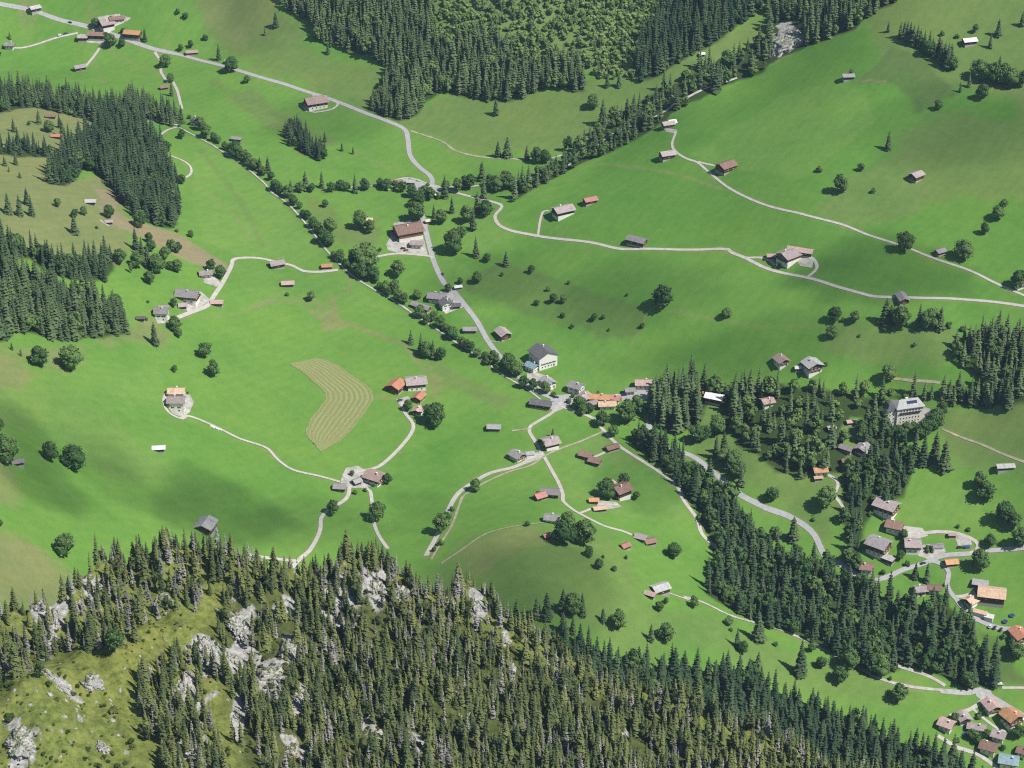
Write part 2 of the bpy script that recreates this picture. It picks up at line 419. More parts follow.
ROADS = [
 ('road', 5.0, 'M_ROAD', "-20,-1 0,4 30,10 60,20 92,28 122,38 150,48 180,55 215,64 256,76 290,86 335,101 365,113 392,123 405,130 408,140 410,155 418,166 430,176 432,184 424,190 417,194 421,210 428,240 434,262 444,283 455,293 467,308 478,323 488,341 500,357 510,368 525,383 540,393 556,399 566,402"),
 ('road', 5.0, 'M_ROAD', "560,401 580,396 600,397 640,394 654,397 651,410 649,424 652,438 668,450 684,453 697,459 709,469 727,484 742,496 762,506 768,509 788,516 805,526 815,536 822,551 828,560 840,564 858,576"),
 ('lane', 3.4, 'M_LANE', "559,406 572,410 594,419 604,431 619,446 642,461 662,474 677,486 684,501 697,519 702,534 714,546 727,561 734,574"),
 ('lane', 3.2, 'M_LANE', "562,402 552,413 539,421 529,429 536,443 543,455 552,471 559,484 563,495 563,501 572,509 584,516 604,526 622,531 632,535"),
 ('lane', 2.6, 'M_LANE', "578,514 594,508 606,505 619,505"),
 ('path', 2.0, 'M_TRACK', "529,429 520,430 512,431"),
 ('lane', 4.2, 'M_LANE', "543,454 536,456 524,463 512,468 491,473 476,481 461,491 453,501 446,516 437,536 426,556"),
 ('path', 2.0, 'M_TRACK', "604,431 582,441 560,449 545,456 530,466 512,471 495,478 481,485 465,495 460,503 452,525 443,540 431,560"),
 ('path', 1.8, 'M_TRACK', "441,564 463,549 486,534 512,527 544,523"),
 ('lane', 3.2, 'M_LANE', "402,402 405,413 413,424 411,434 398,450 383,464 373,469 358,472 345,478"),
 ('lane', 2.8, 'M_LANE', "340,482 318,476 293,470 278,460 268,449 256,444 240,439 220,429 200,420 187,416 182,419 172,415 166,409 164,401 166,395 171,392"),
 ('lane', 3.2, 'M_LANE', "350,486 346,499 328,511 321,519 320,531 311,549 298,561 286,576"),
 ('lane', 2.8, 'M_LANE', "297,561 276,559 256,556 244,553"),
 ('lane', 3.0, 'M_LANE', "362,486 370,491 372,504 373,519 378,534 388,549"),
 ('lane', 3.6, 'M_LANE', "338,270 320,272 303,271 293,266 277,262 256,258 235,259 231,267 222,284 212,299 207,306 187,314 174,319"),
 ('lane', 3.0, 'M_LANE', "155,52 161,62 161,72 166,80 168,83"), ('lane', 3.0, 'M_LANE', "173,82 177,90 179,97 182,109"),
 ('lane', 2.4, 'M_LANE', "4,47 22,48 47,41 60,37 78,33"), ('lane', 3.0, 'M_LANE', "86,66 95,55 103,43"),
 ('path', 3.0, 'M_GRIT', "142,121 160,122 178,125"), ('path', 2.4, 'M_LANE', "178,127 168,130 159,136"),
 ('path', 2.4, 'M_LANE', "171,156 185,162 191,168 190,175 180,180"),
 ('stream', 4.2, 'M_BED', "178,127 195,136 212,145 227,155 240,162 256,176 266,185 271,192 288,204 306,224 328,252 348,272 368,286 396,302 416,316 436,329 458,344 481,359 506,377 525,388 541,400"),
 ('path', 2.4, 'M_LANE', "306,105 311,112 320,112 333,109 338,104 333,101"),
 ('path', 2.6, 'M_TRACK', "411,131 441,141 456,151 481,157 512,159 549,159"), ('lane', 3.2, 'M_GRIT', "549,159 572,152 584,148"),
 ('stream', 6.0, 'M_BED', "737,78 662,113 642,122 612,134 592,150 569,165 537,176 512,182 476,186 451,187 436,187 408,178 373,186 340,188 323,192"),
 ('lane', 3.4, 'M_LANE', "418,190 445,190 460,194 476,198 496,203 502,207 495,216 499,225 512,231 537,236 587,242 620,249 652,249 720,249 732,253 745,258 768,269 808,278 838,287 863,294 880,297 918,298 955,299 993,302 1030,307"),
 ('lane', 2.6, 'M_LANE', "676,132 672,145 677,153 687,159 698,163 712,175 732,190 768,206 805,215 843,225 868,235 893,243 908,248 930,257 968,270 993,282 1018,293 1030,298"),
 ('lane', 2.4, 'M_LANE', "698,162 706,164 716,166"),
 ('lane', 2.6, 'M_LANE', "745,258 762,258 772,262 776,268"), ('lane', 3.0, 'M_LANE', "808,277 815,271 817,266 813,259 803,256"),
 ('lane', 2.4, 'M_LANE', "538,235 540,222 543,212 549,211"),
 ('road', 4.4, 'M_ROAD', "866,584 888,577 903,570 923,564 943,556 968,554 988,551 1023,548 1040,546"),
 ('lane', 3.2, 'M_LANE', "921,534 938,532 958,534 975,541 978,548 970,554"),
 ('road', 3.8, 'M_ROAD', "932,561 943,565 949,573 947,584 950,592 956,599 965,611 980,621 998,628 1018,630 1035,632"),
 ('lane', 3.0, 'M_LANE', "954,597 965,596 975,592"),
 ('road', 4.6, 'M_ROAD', "940,691 968,693 980,690 993,698 1008,707 1030,720"),
 ('lane', 3.2, 'M_LANE', "982,692 983,700 973,708 963,712 950,716"), ('lane', 2.4, 'M_LANE', "973,709 983,718 998,729 1006,732"),
 ('lane', 3.4, 'M_LANE', "938,736 958,748 975,753 993,765 1004,776"), ('path', 2.0, 'M_LANE', "1002,688 1024,688 1040,688"),
 ('lane', 2.8, 'M_LANE', "860,424 868,428 878,430"), ('lane', 2.6, 'M_LANE', "828,475 836,480 838,486 835,495 840,503 848,515"),
 ('path', 1.8, 'M_TRACK', "942,429 960,437 980,444 1000,453 1030,464"),
 ('path', 2.6, 'M_GRIT', "684,597 702,602 729,615 752,622 775,628 800,638 818,647 838,657 860,668 873,676 893,683 918,688 948,691"),
 ('path', 3.2, 'M_GRIT', "898,666 913,671 930,677 945,686"),
 ('path', 2.0, 'M_TRACK', "890,378 915,381 940,383"),
 ('lane', 2.6, 'M_LANE', "100,220 104,223 109,226"), ('path', 2.0, 'M_GRIT', "404,228 428,226"),
 ('lane', 3.0, 'M_LANE', "376,257 393,254 406,254 428,256 433,258"),
 ('lane', 2.4, 'M_LANE', "612,449 595,457 588,459"), ('path', 1.6, 'M_TRACK', "488,341 500,342"), ('path', 2.0, 'M_GRIT', "660,590 680,597 690,600"),
]
# ------------------------------------------------------------------ ground sheet
def ground_sheet():
    X, Y, Z = GX, GY, GZ
    nr, na = X.shape
    idx = np.arange(nr * na).reshape(nr, na)
    Fq = np.stack([idx[:-1, :-1], idx[:-1, 1:], idx[1:, 1:], idx[1:, :-1]], -1).reshape(-1, 4)
    me = mesh_np('ground', np.stack([X, Y, Z], -1).reshape(-1, 3), Fq, True)
    # land cover as vertex data: colour, rockiness, wood floor
    C = np.empty((nr, na, 3)); C[:] = BRIGHT
    wob = fbm(X, Y, 34, 3, 3)
    wob2 = fbm(X, Y, 9, 2, 8)
    def paint(col, d, feather, strength):
        w = np.clip(0.5 - (d + wob * feather * 1.6 + wob2 * min(feather, 4)) / feather, 0, 1)[..., None] * strength
        C[:] = C * (1 - w) + np.array(col) * w
    side = ridge_side(X, Y)
    for col, fe, st, s in COVER:
        P = world(s)[:, :2]
        lo = P.min(0) - 60; hi = P.max(0) + 60
        m = (X > lo[0]) & (X < hi[0]) & (Y > lo[1]) & (Y < hi[1])
        d = np.full(X.shape, 1e3); d[m] = sdist(X[m], Y[m], P)
        paint(col, d, fe, st)
    for col, wd, st, s in LINES:
        P = world(s)[:, :2]
        lo = P.min(0) - 30; hi = P.max(0) + 30
        m = (X > lo[0]) & (X < hi[0]) & (Y > lo[1]) & (Y < hi[1])
        d = np.full(X.shape, 1e3); d[m] = ldist(X[m], Y[m], P) - wd / 2
        w = np.clip(0.5 - (d + wob2 * 1.5) / 1.6, 0, 1)[..., None] * st
        C[:] = C * (1 - w) + np.array(col) * w
    for nm, wd, mt, s in ROADS:
        P = world_far(s)[:, :2]; lo = P.min(0) - 12; hi = P.max(0) + 12
        m = (X > lo[0]) & (X < hi[0]) & (Y > lo[1]) & (Y < hi[1])
        d = ldist(X[m], Y[m], P) - wd / 2
        w = (np.clip(0.6 - (d + wob2[m] * 2.6) / 2.2, 0, 1) * (0.75 if nm != 'stream' else 0.55))[:, None]
        C[m] = C[m] * (1 - w) + np.array(DRY if nm != 'stream' else BANK) * w
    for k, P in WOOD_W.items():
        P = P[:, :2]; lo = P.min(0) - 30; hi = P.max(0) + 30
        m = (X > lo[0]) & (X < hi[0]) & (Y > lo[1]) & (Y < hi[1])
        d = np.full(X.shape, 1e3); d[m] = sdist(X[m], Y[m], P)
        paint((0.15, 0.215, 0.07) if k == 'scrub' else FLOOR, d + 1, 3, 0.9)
    w = np.clip(0.5 - (side - 25) / 10, 0, 1)[..., None]
    C[:] = C * (1 - w) + np.array(ALP) * w
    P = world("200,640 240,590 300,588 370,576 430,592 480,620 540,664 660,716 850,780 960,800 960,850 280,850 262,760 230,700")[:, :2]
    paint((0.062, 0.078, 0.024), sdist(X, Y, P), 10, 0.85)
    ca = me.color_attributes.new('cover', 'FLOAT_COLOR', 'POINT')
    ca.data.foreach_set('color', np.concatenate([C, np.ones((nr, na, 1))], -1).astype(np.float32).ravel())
    al = me.attributes.new('alp', 'FLOAT', 'POINT'); al.data.foreach_set('value', w.astype(np.float32).ravel())
    # bare rock on the spur: where it is steep or where the noise breaks through
    gy, gx = np.gradient(Z); ds = np.hypot(np.gradient(X)[1], np.gradient(Y)[1]) + 1e-6; dr = np.hypot(np.gradient(X)[0], np.gradient(Y)[0]) + 1e-6
    slope = np.hypot(gx / ds, gy / dr)
    rk = np.clip((slope - 0.95) / 0.5, 0, 1) + np.clip((fbm(X, Y, 26, 4, 50) - 0.33) / 0.2, 0, 1)
    rk = np.clip(rk, 0, 1) * np.clip(0.5 - (side - 15) / 10, 0, 1)
    for ox, oy, ow, oh in OUTCROPS:
        p = at(ox, oy)[0]; s = mpp(p)
        d = np.hypot((X - p[0]) / (ow * s * .62), (Y - p[1]) / (oh * s * 1.05))
        rk = np.maximum(rk, np.clip(1.2 - d + wob2 * 1.6, 0, 1) * (d < 2))
    rkc = np.clip(0.9 - sdist(X, Y, world(ROCKFACE)[:, :2]) / 6 + wob2 * 2, 0, 1)
    rk = np.maximum(rk, rkc)
    at_ = me.attributes.new('rock', 'FLOAT', 'POINT'); at_.data.foreach_set('value', rk.astype(np.float32).ravel())
    return me
OUTCROPS = [(57,622,14,46),(20,742,28,44),(102,748,14,20),(60,682,32,14),(92,682,20,11),(186,690,22,50),(208,650,24,44),(240,626,24,46),(238,716,12,30),
            (271,676,34,44),(288,650,18,48),(378,588,20,34),(402,592,14,18),(476,610,14,34),(373,738,26,26),(236,662,22,34),(294,752,26,30),(300,700,16,40),(160,606,22,12),(36,606,14,18),(90,582,22,14),(452,604,14,12),(505,640,12,14),(416,742,16,18),(205,720,14,40),(512,668,8,16)]
ROCKFACE = "772,52 774,38 782,26 796,24 800,36 794,50 782,54"

def ground_material():
    m, nt, b = new_mat('meadow_ground', 0.95, 0.05)
    pos = position(nt)
    ca = nt.nodes.new('ShaderNodeAttribute'); ca.attribute_name = 'cover'
    base = ca.outputs['Color']
    n1 = noise(nt, 0.012, 5, 0.6, pos, 0.4)
    base = mix(nt, base, ramp(nt, n1, [(0.30, (0.80, 0.89, 0.82)), (0.5, (1, 1, 1)), (0.72, (1.17, 1.07, 1.0))]), 1.0, 'MULTIPLY')
    n2 = noise(nt, 0.11, 5, 0.7, pos)
    base = mix(nt, base, ramp(nt, n2, [(0.25, (0.86, 0.9, 0.85)), (0.5, (1, 1, 1)), (0.75, (1.16, 1.07, 1.15))]), 1.0, 'MULTIPLY')
    # faint mowing swaths
    mp = nt.nodes.new('ShaderNodeMapping'); mp.inputs['Rotation'].default_value = (0, 0, rad(38))
    nt.links.new(pos, mp.inputs['Vector'])
    wv = nt.nodes.new('ShaderNodeTexWave'); wv.inputs['Scale'].default_value = 0.035; wv.inputs['Distortion'].default_value = 11
    wv.inputs['Detail'].default_value = 2; wv.inputs['Detail Scale'].default_value = 0.35
    nt.links.new(mp.outputs[0], wv.inputs['Vector'])
    base = mix(nt, base, ramp(nt, wv.outputs['Fac'], [(0, (0.94, 0.955, 0.94)), (1, (1.06, 1.04, 1.06))]), 0.4, 'MULTIPLY')
    # cattle terraces along the contours
    sz = nt.nodes.new('ShaderNodeSeparateXYZ'); nt.links.new(pos, sz.inputs[0])
    nz_ = noise(nt, 0.05, 3, 0.5, pos)
    k1 = nt.nodes.new('ShaderNodeMath'); k1.operation = 'MULTIPLY_ADD'; k1.inputs[1].default_value = 26.0
    k0 = nt.nodes.new('ShaderNodeMath'); k0.operation = 'MULTIPLY'; k0.inputs[1].default_value = 2.6; nt.links.new(sz.outputs['Z'], k0.inputs[0])
    nt.links.new(nz_, k1.inputs[0]); nt.links.new(k0.outputs[0], k1.inputs[2])
    k2 = nt.nodes.new('ShaderNodeMath'); k2.operation = 'SINE'; nt.links.new(k1.outputs[0], k2.inputs[0])
    k3 = nt.nodes.new('ShaderNodeMapRange'); k3.inputs[1].default_value = -1; k3.inputs[2].default_value = 1; nt.links.new(k2.outputs[0], k3.inputs[0])
    base = mix(nt, base, ramp(nt, k3.outputs[0], [(0, (0.96, 0.965, 0.96)), (1, (1.04, 1.03, 1.03))]), 0.25, 'MULTIPLY')
    n5 = noise(nt, 0.9, 4, 0.8, pos)
    base = mix(nt, base, ramp(nt, n5, [(0.3, (0.86, 0.88, 0.86)), (0.7, (1.13, 1.10, 1.12))]), 1.0, 'MULTIPLY')
    # the alp on the spur: tussocks, heath, pale grit
    al = nt.nodes.new('ShaderNodeAttribute'); al.attribute_name = 'alp'
    n3 = noise(nt, 0.30, 6, 0.75, pos)
    alp = mix(nt, base, ramp(nt, n3, [(0.30, (0.35, 0.45, 0.35)), (0.5, (1, 1, 1)), (0.68, (1.5, 1.3, 1.5))]), 1.0, 'MULTIPLY')
    base = mix(nt, base, alp, al.outputs['Fac'])
    rk = nt.nodes.new('ShaderNodeAttribute'); rk.attribute_name = 'rock'
    ms = nt.nodes.new('ShaderNodeMapping'); ms.inputs['Scale'].default_value = (1.0, 0.34, 0.34); nt.links.new(pos, ms.inputs['Vector'])
    n6 = noise(nt, 0.42, 7, 0.75, ms.outputs[0])
    n4 = noise(nt, 0.45, 8, 0.8, pos)
    rocky = ramp(nt, n4, [(0.32, (0.10, 0.10, 0.10)), (0.47, (0.28, 0.275, 0.26)), (0.62, (0.47, 0.46, 0.43))])
    ad = nt.nodes.new('ShaderNodeMath'); ad.operation = 'MULTIPLY_ADD'
    nt.links.new(n6, ad.inputs[0]); ad.inputs[1].default_value = 6.0
    sb = nt.nodes.new('ShaderNodeMath'); sb.operation = 'MULTIPLY_ADD'; sb.inputs[1].default_value = 5.0; sb.inputs[2].default_value = -5.6
    nt.links.new(rk.outputs['Fac'], sb.inputs[0]); nt.links.new(sb.outputs[0], ad.inputs[2])
    ad.use_clamp = True
    base = mix(nt, base, rocky, ad.outputs[0])
    nt.links.new(base, b.inputs['Base Color'])
    bp = nt.nodes.new('ShaderNodeBump'); bp.inputs['Strength'].default_value = 0.5; bp.inputs['Distance'].default_value = 1.6
    hs = nt.nodes.new('ShaderNodeMath'); hs.operation = 'MULTIPLY'
    k = nt.nodes.new('ShaderNodeMath'); k.operation = 'MULTIPLY_ADD'; k.inputs[1].default_value = 0.8; k.inputs[2].default_value = 0.12
    nt.links.new(al.outputs['Fac'], k.inputs[0]); nt.links.new(n3, hs.inputs[0]); nt.links.new(k.outputs[0], hs.inputs[1])
    nt.links.new(hs.outputs[0], bp.inputs['Height']); nt.links.new(bp.outputs[0], b.inputs['Normal'])
    return m
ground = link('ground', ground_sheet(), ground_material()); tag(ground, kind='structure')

# ------------------------------------------------------------------ roads and paths
M_ROAD = speckled('asphalt_pale', (0.30, 0.30, 0.305), (0.40, 0.40, 0.40), 0.35)
M_LANE = speckled('concrete_lane', (0.36, 0.345, 0.31), (0.50, 0.48, 0.44), 0.3)
M_GRIT = speckled('gravel', (0.24, 0.235, 0.20), (0.50, 0.48, 0.44), 0.22)
M_TRACK = speckled('grit_track', (0.22, 0.22, 0.13), (0.42, 0.39, 0.28), 0.2)
M_BED = speckled('stream_bed', (0.28, 0.28, 0.26), (0.55, 0.54, 0.50), 0.2)

def smooth_line(P, step=4.0):
    P = np.asarray(P, float)
    if len(P) > 2:
        Q = []
        E = np.concatenate([[2 * P[0] - P[1]], P, [2 * P[-1] - P[-2]]])
        for i in range(1, len(E) - 2):
            p0, p1, p2, p3 = E[i - 1:i + 3]
            n = max(2, int(np.linalg.norm(p2 - p1) / step))
            for k in range(n):
                t = k / n
                Q.append(0.5 * (2 * p1 + (p2 - p0) * t + (2 * p0 - 5 * p1 + 4 * p2 - p3) * t * t + (3 * p1 - p0 - 3 * p2 + p3) * t ** 3))
        Q.append(P[-1]); P = np.array(Q)
    else:
        n = max(2, int(np.linalg.norm(P[1] - P[0]) / step))
        P = np.linspace(P[0], P[1], n + 1)
    return P

def ribbon(name, s, width, mat, lift=0.25, rag=0.0):
    P = smooth_line(world_far(s)[:, :2])
    T = np.gradient(P, axis=0); T /= np.linalg.norm(T, axis=1)[:, None] + 1e-9
    Nn = np.stack([-T[:, 1], T[:, 0]], 1)
    w = width * (1 + rag * np.random.default_rng(len(P)).normal(size=(len(P), 1)))
    offs = (-0.5, -0.17, 0.17, 0.5)
    rows = []
    for o in offs:
        q = P + Nn * w * o
        rows.append(np.stack([q[:, 0], q[:, 1], hgt(q[:, 0], q[:, 1]) + lift], 1))
    zc = np.max([r_[:, 2] for r_ in rows[1:3]], axis=0)
    V = np.stack(rows, 1).reshape(-1, 3); n = len(P); k = len(offs)
    idx = np.arange(n * k).reshape(n, k)
    Fq = np.stack([idx[:-1, 1:], idx[:-1, :-1], idx[1:, :-1], idx[1:, 1:]], -1).reshape(-1, 4)
    o = link(name, mesh_np(name, V, Fq, True), mat); tag(o, kind='structure')
    return o

for k_, (nm, w_, mt_, s_) in enumerate(ROADS):
    mt_ = globals()[mt_]
    ribbon(nm, s_, w_ * (0.38 if nm == 'stream' else 0.86), mt_, 0.22 + 0.012 * (k_ % 12), 0.10 if mt_ in (M_BED, M_GRIT, M_TRACK) else 0.02)

def yard(name, s, mat, lift=0.18):
    P = world(s)
    bm = bmesh.new()
    vs = [bm.verts.new((p[0], p[1], 0)) for p in P]
    f = bm.faces.new(vs)
    bmesh.ops.triangulate(bm, faces=[f])
    for _ in range(3):
        ed = [e for e in bm.edges if e.calc_length() > 4]
        if ed: bmesh.ops.subdivide_edges(bm, edges=ed, cuts=1, use_grid_fill=False)
        bmesh.ops.triangulate(bm, faces=bm.faces)
    bmesh.ops.recalc_face_normals(bm, faces=bm.faces)
    A = np.array([v.co for v in bm.verts]); Z = hgt(A[:, 0], A[:, 1]) + lift
    for v, z in zip(bm.verts, Z): v.co.z = z
    for f in bm.faces:
        if f.normal.z < 0: f.normal_flip()
    me = bpy.data.meshes.new(name); bm.to_mesh(me); bm.free()
    o = link(name, me, mat); tag(o, kind='structure'); return o
YARDS = [
 (M_GRIT, "394,223 411,220 420,228 424,240 428,256 400,254 388,250 386,245 391,236"),
 (M_GRIT, "346,468 358,466 372,474 378,484 365,488 350,488 340,486 342,476"),
 (M_GRIT, "200,291 206,296 210,300 200,308 188,312 182,305 192,298"),
 (M_GRIT, "208,270 214,274 221,284 216,287 204,283 203,277"),
 (M_GRIT, "155,318 170,316 171,323 158,324"),
 (M_GRIT, "396,400 408,396 412,402 402,408"), (M_GRIT, "168,393 188,392 194,402 190,412 182,418 172,413 166,404"),
 (M_GRIT, "440,292 450,290 462,302 466,306 446,314 436,304"), (M_GRIT, "527,366 535,372 552,378 556,386 548,396 541,391 527,378"),
 (M_ROAD, "552,396 572,394 576,400 570,406 556,412 548,408"), (M_ROAD, "620,396 640,388 660,388 660,398 640,400 622,401"),
 (M_GRIT, "98,17 116,14 131,18 126,22 112,24 98,22"), (M_GRIT, "80,34 104,36 104,44 80,42"),
 (M_GRIT, "922,545 943,543 946,552 930,560 918,556"), (M_GRIT, "912,404 930,409 934,420 918,430 905,428"),
 (M_ROAD, "976,688 990,690 996,700 984,702 976,696"), (M_GRIT, "598,501 616,502 622,507 606,510 596,508"),
 (M_GRIT, "806,253 814,258 812,268 800,266 796,260"), (M_GRIT, "954,535 970,536 972,545 958,546"), (M_LANE, "903,526 922,528 928,536 912,540 902,536"),
 (M_ROAD, "405,181 425,182 440,186 436,196 420,200 412,190"), (M_GRIT, "384,184 408,178 410,184 388,190"),
 (M_GRIT, "302,106 312,103 316,110 306,112"), (M_ROAD, "962,606 976,612 986,622 976,622 964,614"),
 (M_GRIT, "665,128 677,130 676,134 666,132"), (M_GRIT, "524,455 540,452 543,458 526,464"),
]
for m_, s_ in YARDS: yard('yard', s_, m_)

# the freshly mown hay field: swaths run along its length
def hay_field():
    L = smooth_line(world("289,364 302,372 316,384 326,396 318,410 310,421 306,434 316,447")[:, :2], 3)
    R = smooth_line(world("317,358 333,363 354,377 373,394 365,413 351,430 340,441 321,452")[:, :2], 3)
    n = 60
    def res(P):
        s = np.concatenate([[0], np.cumsum(np.linalg.norm(np.diff(P, axis=0), axis=1))]); q = np.linspace(0, s[-1], n)
        return np.stack([np.interp(q, s, P[:, 0]), np.interp(q, s, P[:, 1])], 1)
    L, R = res(L), res(R); k = 30
    L = L + rng.normal(0, .3, L.shape); R = R + rng.normal(0, .3, R.shape)
    u = np.linspace(0, 1, k)[None, :, None]
    Q = L[:, None] * (1 - u) + R[:, None] * u
    V = np.concatenate([Q, (hgt(Q[..., 0], Q[..., 1]) + 0.3)[..., None]], -1).reshape(-1, 3)
    idx = np.arange(n * k).reshape(n, k)
    Fq = np.stack([idx[:-1, :-1], idx[:-1, 1:], idx[1:, 1:], idx[1:, :-1]], -1).reshape(-1, 4)
    me = mesh_np('hay_field', V, Fq, True)
    at_ = me.attributes.new('swath', 'FLOAT', 'POINT'); at_.data.foreach_set('value', np.repeat(np.linspace(0, 1, k)[None], n, 0).astype(np.float32).ravel())
    m, nt, b = new_mat('hay', 0.95, 0.05)
    a = nt.nodes.new('ShaderNodeAttribute'); a.attribute_name = 'swath'
    nz = noise(nt, 0.09, 4, 0.6, position(nt))
    ad = nt.nodes.new('ShaderNodeMath'); ad.operation = 'MULTIPLY_ADD'; ad.inputs[1].default_value = 0.05
    nt.links.new(nz, ad.inputs[0]); nt.links.new(a.outputs['Fac'], ad.inputs[2])
    ml = nt.nodes.new('ShaderNodeMath'); ml.operation = 'MULTIPLY'; ml.inputs[1].default_value = 2 * math.pi * 9.0
    nt.links.new(ad.outputs[0], ml.inputs[0])
    sn = nt.nodes.new('ShaderNodeMath'); sn.operation = 'SINE'; nt.links.new(ml.outputs[0], sn.inputs[0])
    mr = nt.nodes.new('ShaderNodeMapRange'); mr.inputs[1].default_value = -1; mr.inputs[2].default_value = 1; nt.links.new(sn.outputs[0], mr.inputs[0])
    c = ramp(nt, mr.outputs[0], [(0.1, (0.190, 0.225, 0.080)), (0.6, (0.218, 0.240, 0.095)), (0.95, (0.290, 0.292, 0.138))])
    n2 = noise(nt, 0.6, 5, 0.7, position(nt))
    c = mix(nt, c, (0.225, 0.235, 0.095), ramp(nt, noise(nt, 0.05, 3, 0.6, position(nt)), [(0.35, (.1, .1, .1)), (0.65, (.75, .75, .75))]))
    c = mix(nt, c, ramp(nt, n2, [(0.3, (0.8, 0.85, 0.8)), (0.7, (1.15, 1.1, 1.15))]), 1.0, 'MULTIPLY')
    nt.links.new(c, b.inputs['Base Color'])
    o = link('field', me, m); tag(o, kind='structure')
hay_field()
# ------------------------------------------------------------------ trees
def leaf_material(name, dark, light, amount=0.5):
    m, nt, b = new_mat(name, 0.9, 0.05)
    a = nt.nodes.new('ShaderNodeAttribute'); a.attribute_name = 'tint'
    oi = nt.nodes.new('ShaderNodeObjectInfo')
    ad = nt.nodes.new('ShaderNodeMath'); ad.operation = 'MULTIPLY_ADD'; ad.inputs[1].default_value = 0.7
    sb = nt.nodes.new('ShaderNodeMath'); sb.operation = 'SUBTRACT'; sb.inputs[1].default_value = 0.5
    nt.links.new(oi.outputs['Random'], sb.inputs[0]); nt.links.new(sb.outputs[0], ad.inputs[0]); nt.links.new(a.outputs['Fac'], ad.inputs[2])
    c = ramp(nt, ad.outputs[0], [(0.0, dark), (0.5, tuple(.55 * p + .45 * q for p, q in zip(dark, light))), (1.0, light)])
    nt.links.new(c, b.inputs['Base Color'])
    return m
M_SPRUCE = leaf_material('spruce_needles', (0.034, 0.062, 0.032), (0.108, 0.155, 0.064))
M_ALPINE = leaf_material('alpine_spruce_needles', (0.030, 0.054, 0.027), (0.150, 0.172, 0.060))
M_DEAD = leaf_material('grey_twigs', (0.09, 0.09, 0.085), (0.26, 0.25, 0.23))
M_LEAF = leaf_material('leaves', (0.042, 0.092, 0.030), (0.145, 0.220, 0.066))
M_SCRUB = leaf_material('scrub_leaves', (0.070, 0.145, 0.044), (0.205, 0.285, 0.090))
M_BARK = speckled('bark', (0.06, 0.05, 0.04), (0.16, 0.13, 0.10), 1.5)

def spruce_geo(seed, h=20.0, R=3.4, layers=13, nb=9, bare=0.0, top=0.0, droop=0.42):
    r = np.random.default_rng(seed); V = []; T = []; Fq = []
    lean = r.normal(0, 0.01, 2)
    for i in range(layers):
        t = 0.07 + 0.9 * (i + 0.3 * r.random()) / layers
        rl = R * ((1 - t) ** 0.8 * 0.94 + 0.06) * r.uniform(0.82, 1.12)
        k = max(4, int(nb * (0.55 + 0.5 * (1 - t))))
        a0 = r.random() * 6.28
        for q in range(k):
            if r.random() < bare: continue
            a = a0 + 6.283 * (q + 0.6 * r.random()) / k
            L = rl * r.uniform(0.68, 1.2); w = L * 0.42 + 0.14
            ca, sa = math.cos(a), math.sin(a); z = h * t + 0.12 * L
            cx, cy = lean * h * t
            n = len(V)
            V += [(cx, cy, z + 0.25 * L), (cx + ca * L * .55 - sa * w, cy + sa * L * .55 + ca * w, z - L * droop * .6),
                  (cx + ca * L, cy + sa * L, z - L * droop), (cx + ca * L * .55 + sa * w, cy + sa * L * .55 - ca * w, z - L * droop * .6)]
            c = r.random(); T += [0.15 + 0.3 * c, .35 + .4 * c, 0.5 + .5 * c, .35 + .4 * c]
            Fq += [(n, n + 2, n + 1), (n, n + 3, n + 2)]
    if bare < 0.3:                                       # dense inner twigs, up to the leader
        n = len(V); V.append((lean[0] * h, lean[1] * h, h * 1.01)); T.append(0.45)
        for q in range(7):
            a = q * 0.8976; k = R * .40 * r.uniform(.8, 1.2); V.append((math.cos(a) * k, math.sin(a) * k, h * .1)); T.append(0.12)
        Fq += [(n, n + 1 + q, n + 1 + (q + 1) % 7) for q in range(7)]
    n = len(V)                                           # leader and stem
    V += [(lean[0] * h, lean[1] * h, h)]; T += [0.5]
    for q in range(5):
        a = q * 1.2566; V.append((math.cos(a) * h * .016, math.sin(a) * h * .016, -1.0)); T.append(0.1)
    Fq += [(n, n + 1 + q, n + 1 + (q + 1) % 5) for q in range(5)]
    return np.array(V), np.array(Fq), np.array(T)

ICO = None
def ico():
    global ICO
    if ICO is None:
        bm = bmesh.new(); bmesh.ops.create_icosphere(bm, subdivisions=2, radius=1)
        ICO = (np.array([v.co[:] for v in bm.verts]), np.array([[v.index for v in f.verts] for f in bm.faces])); bm.free()
    return ICO

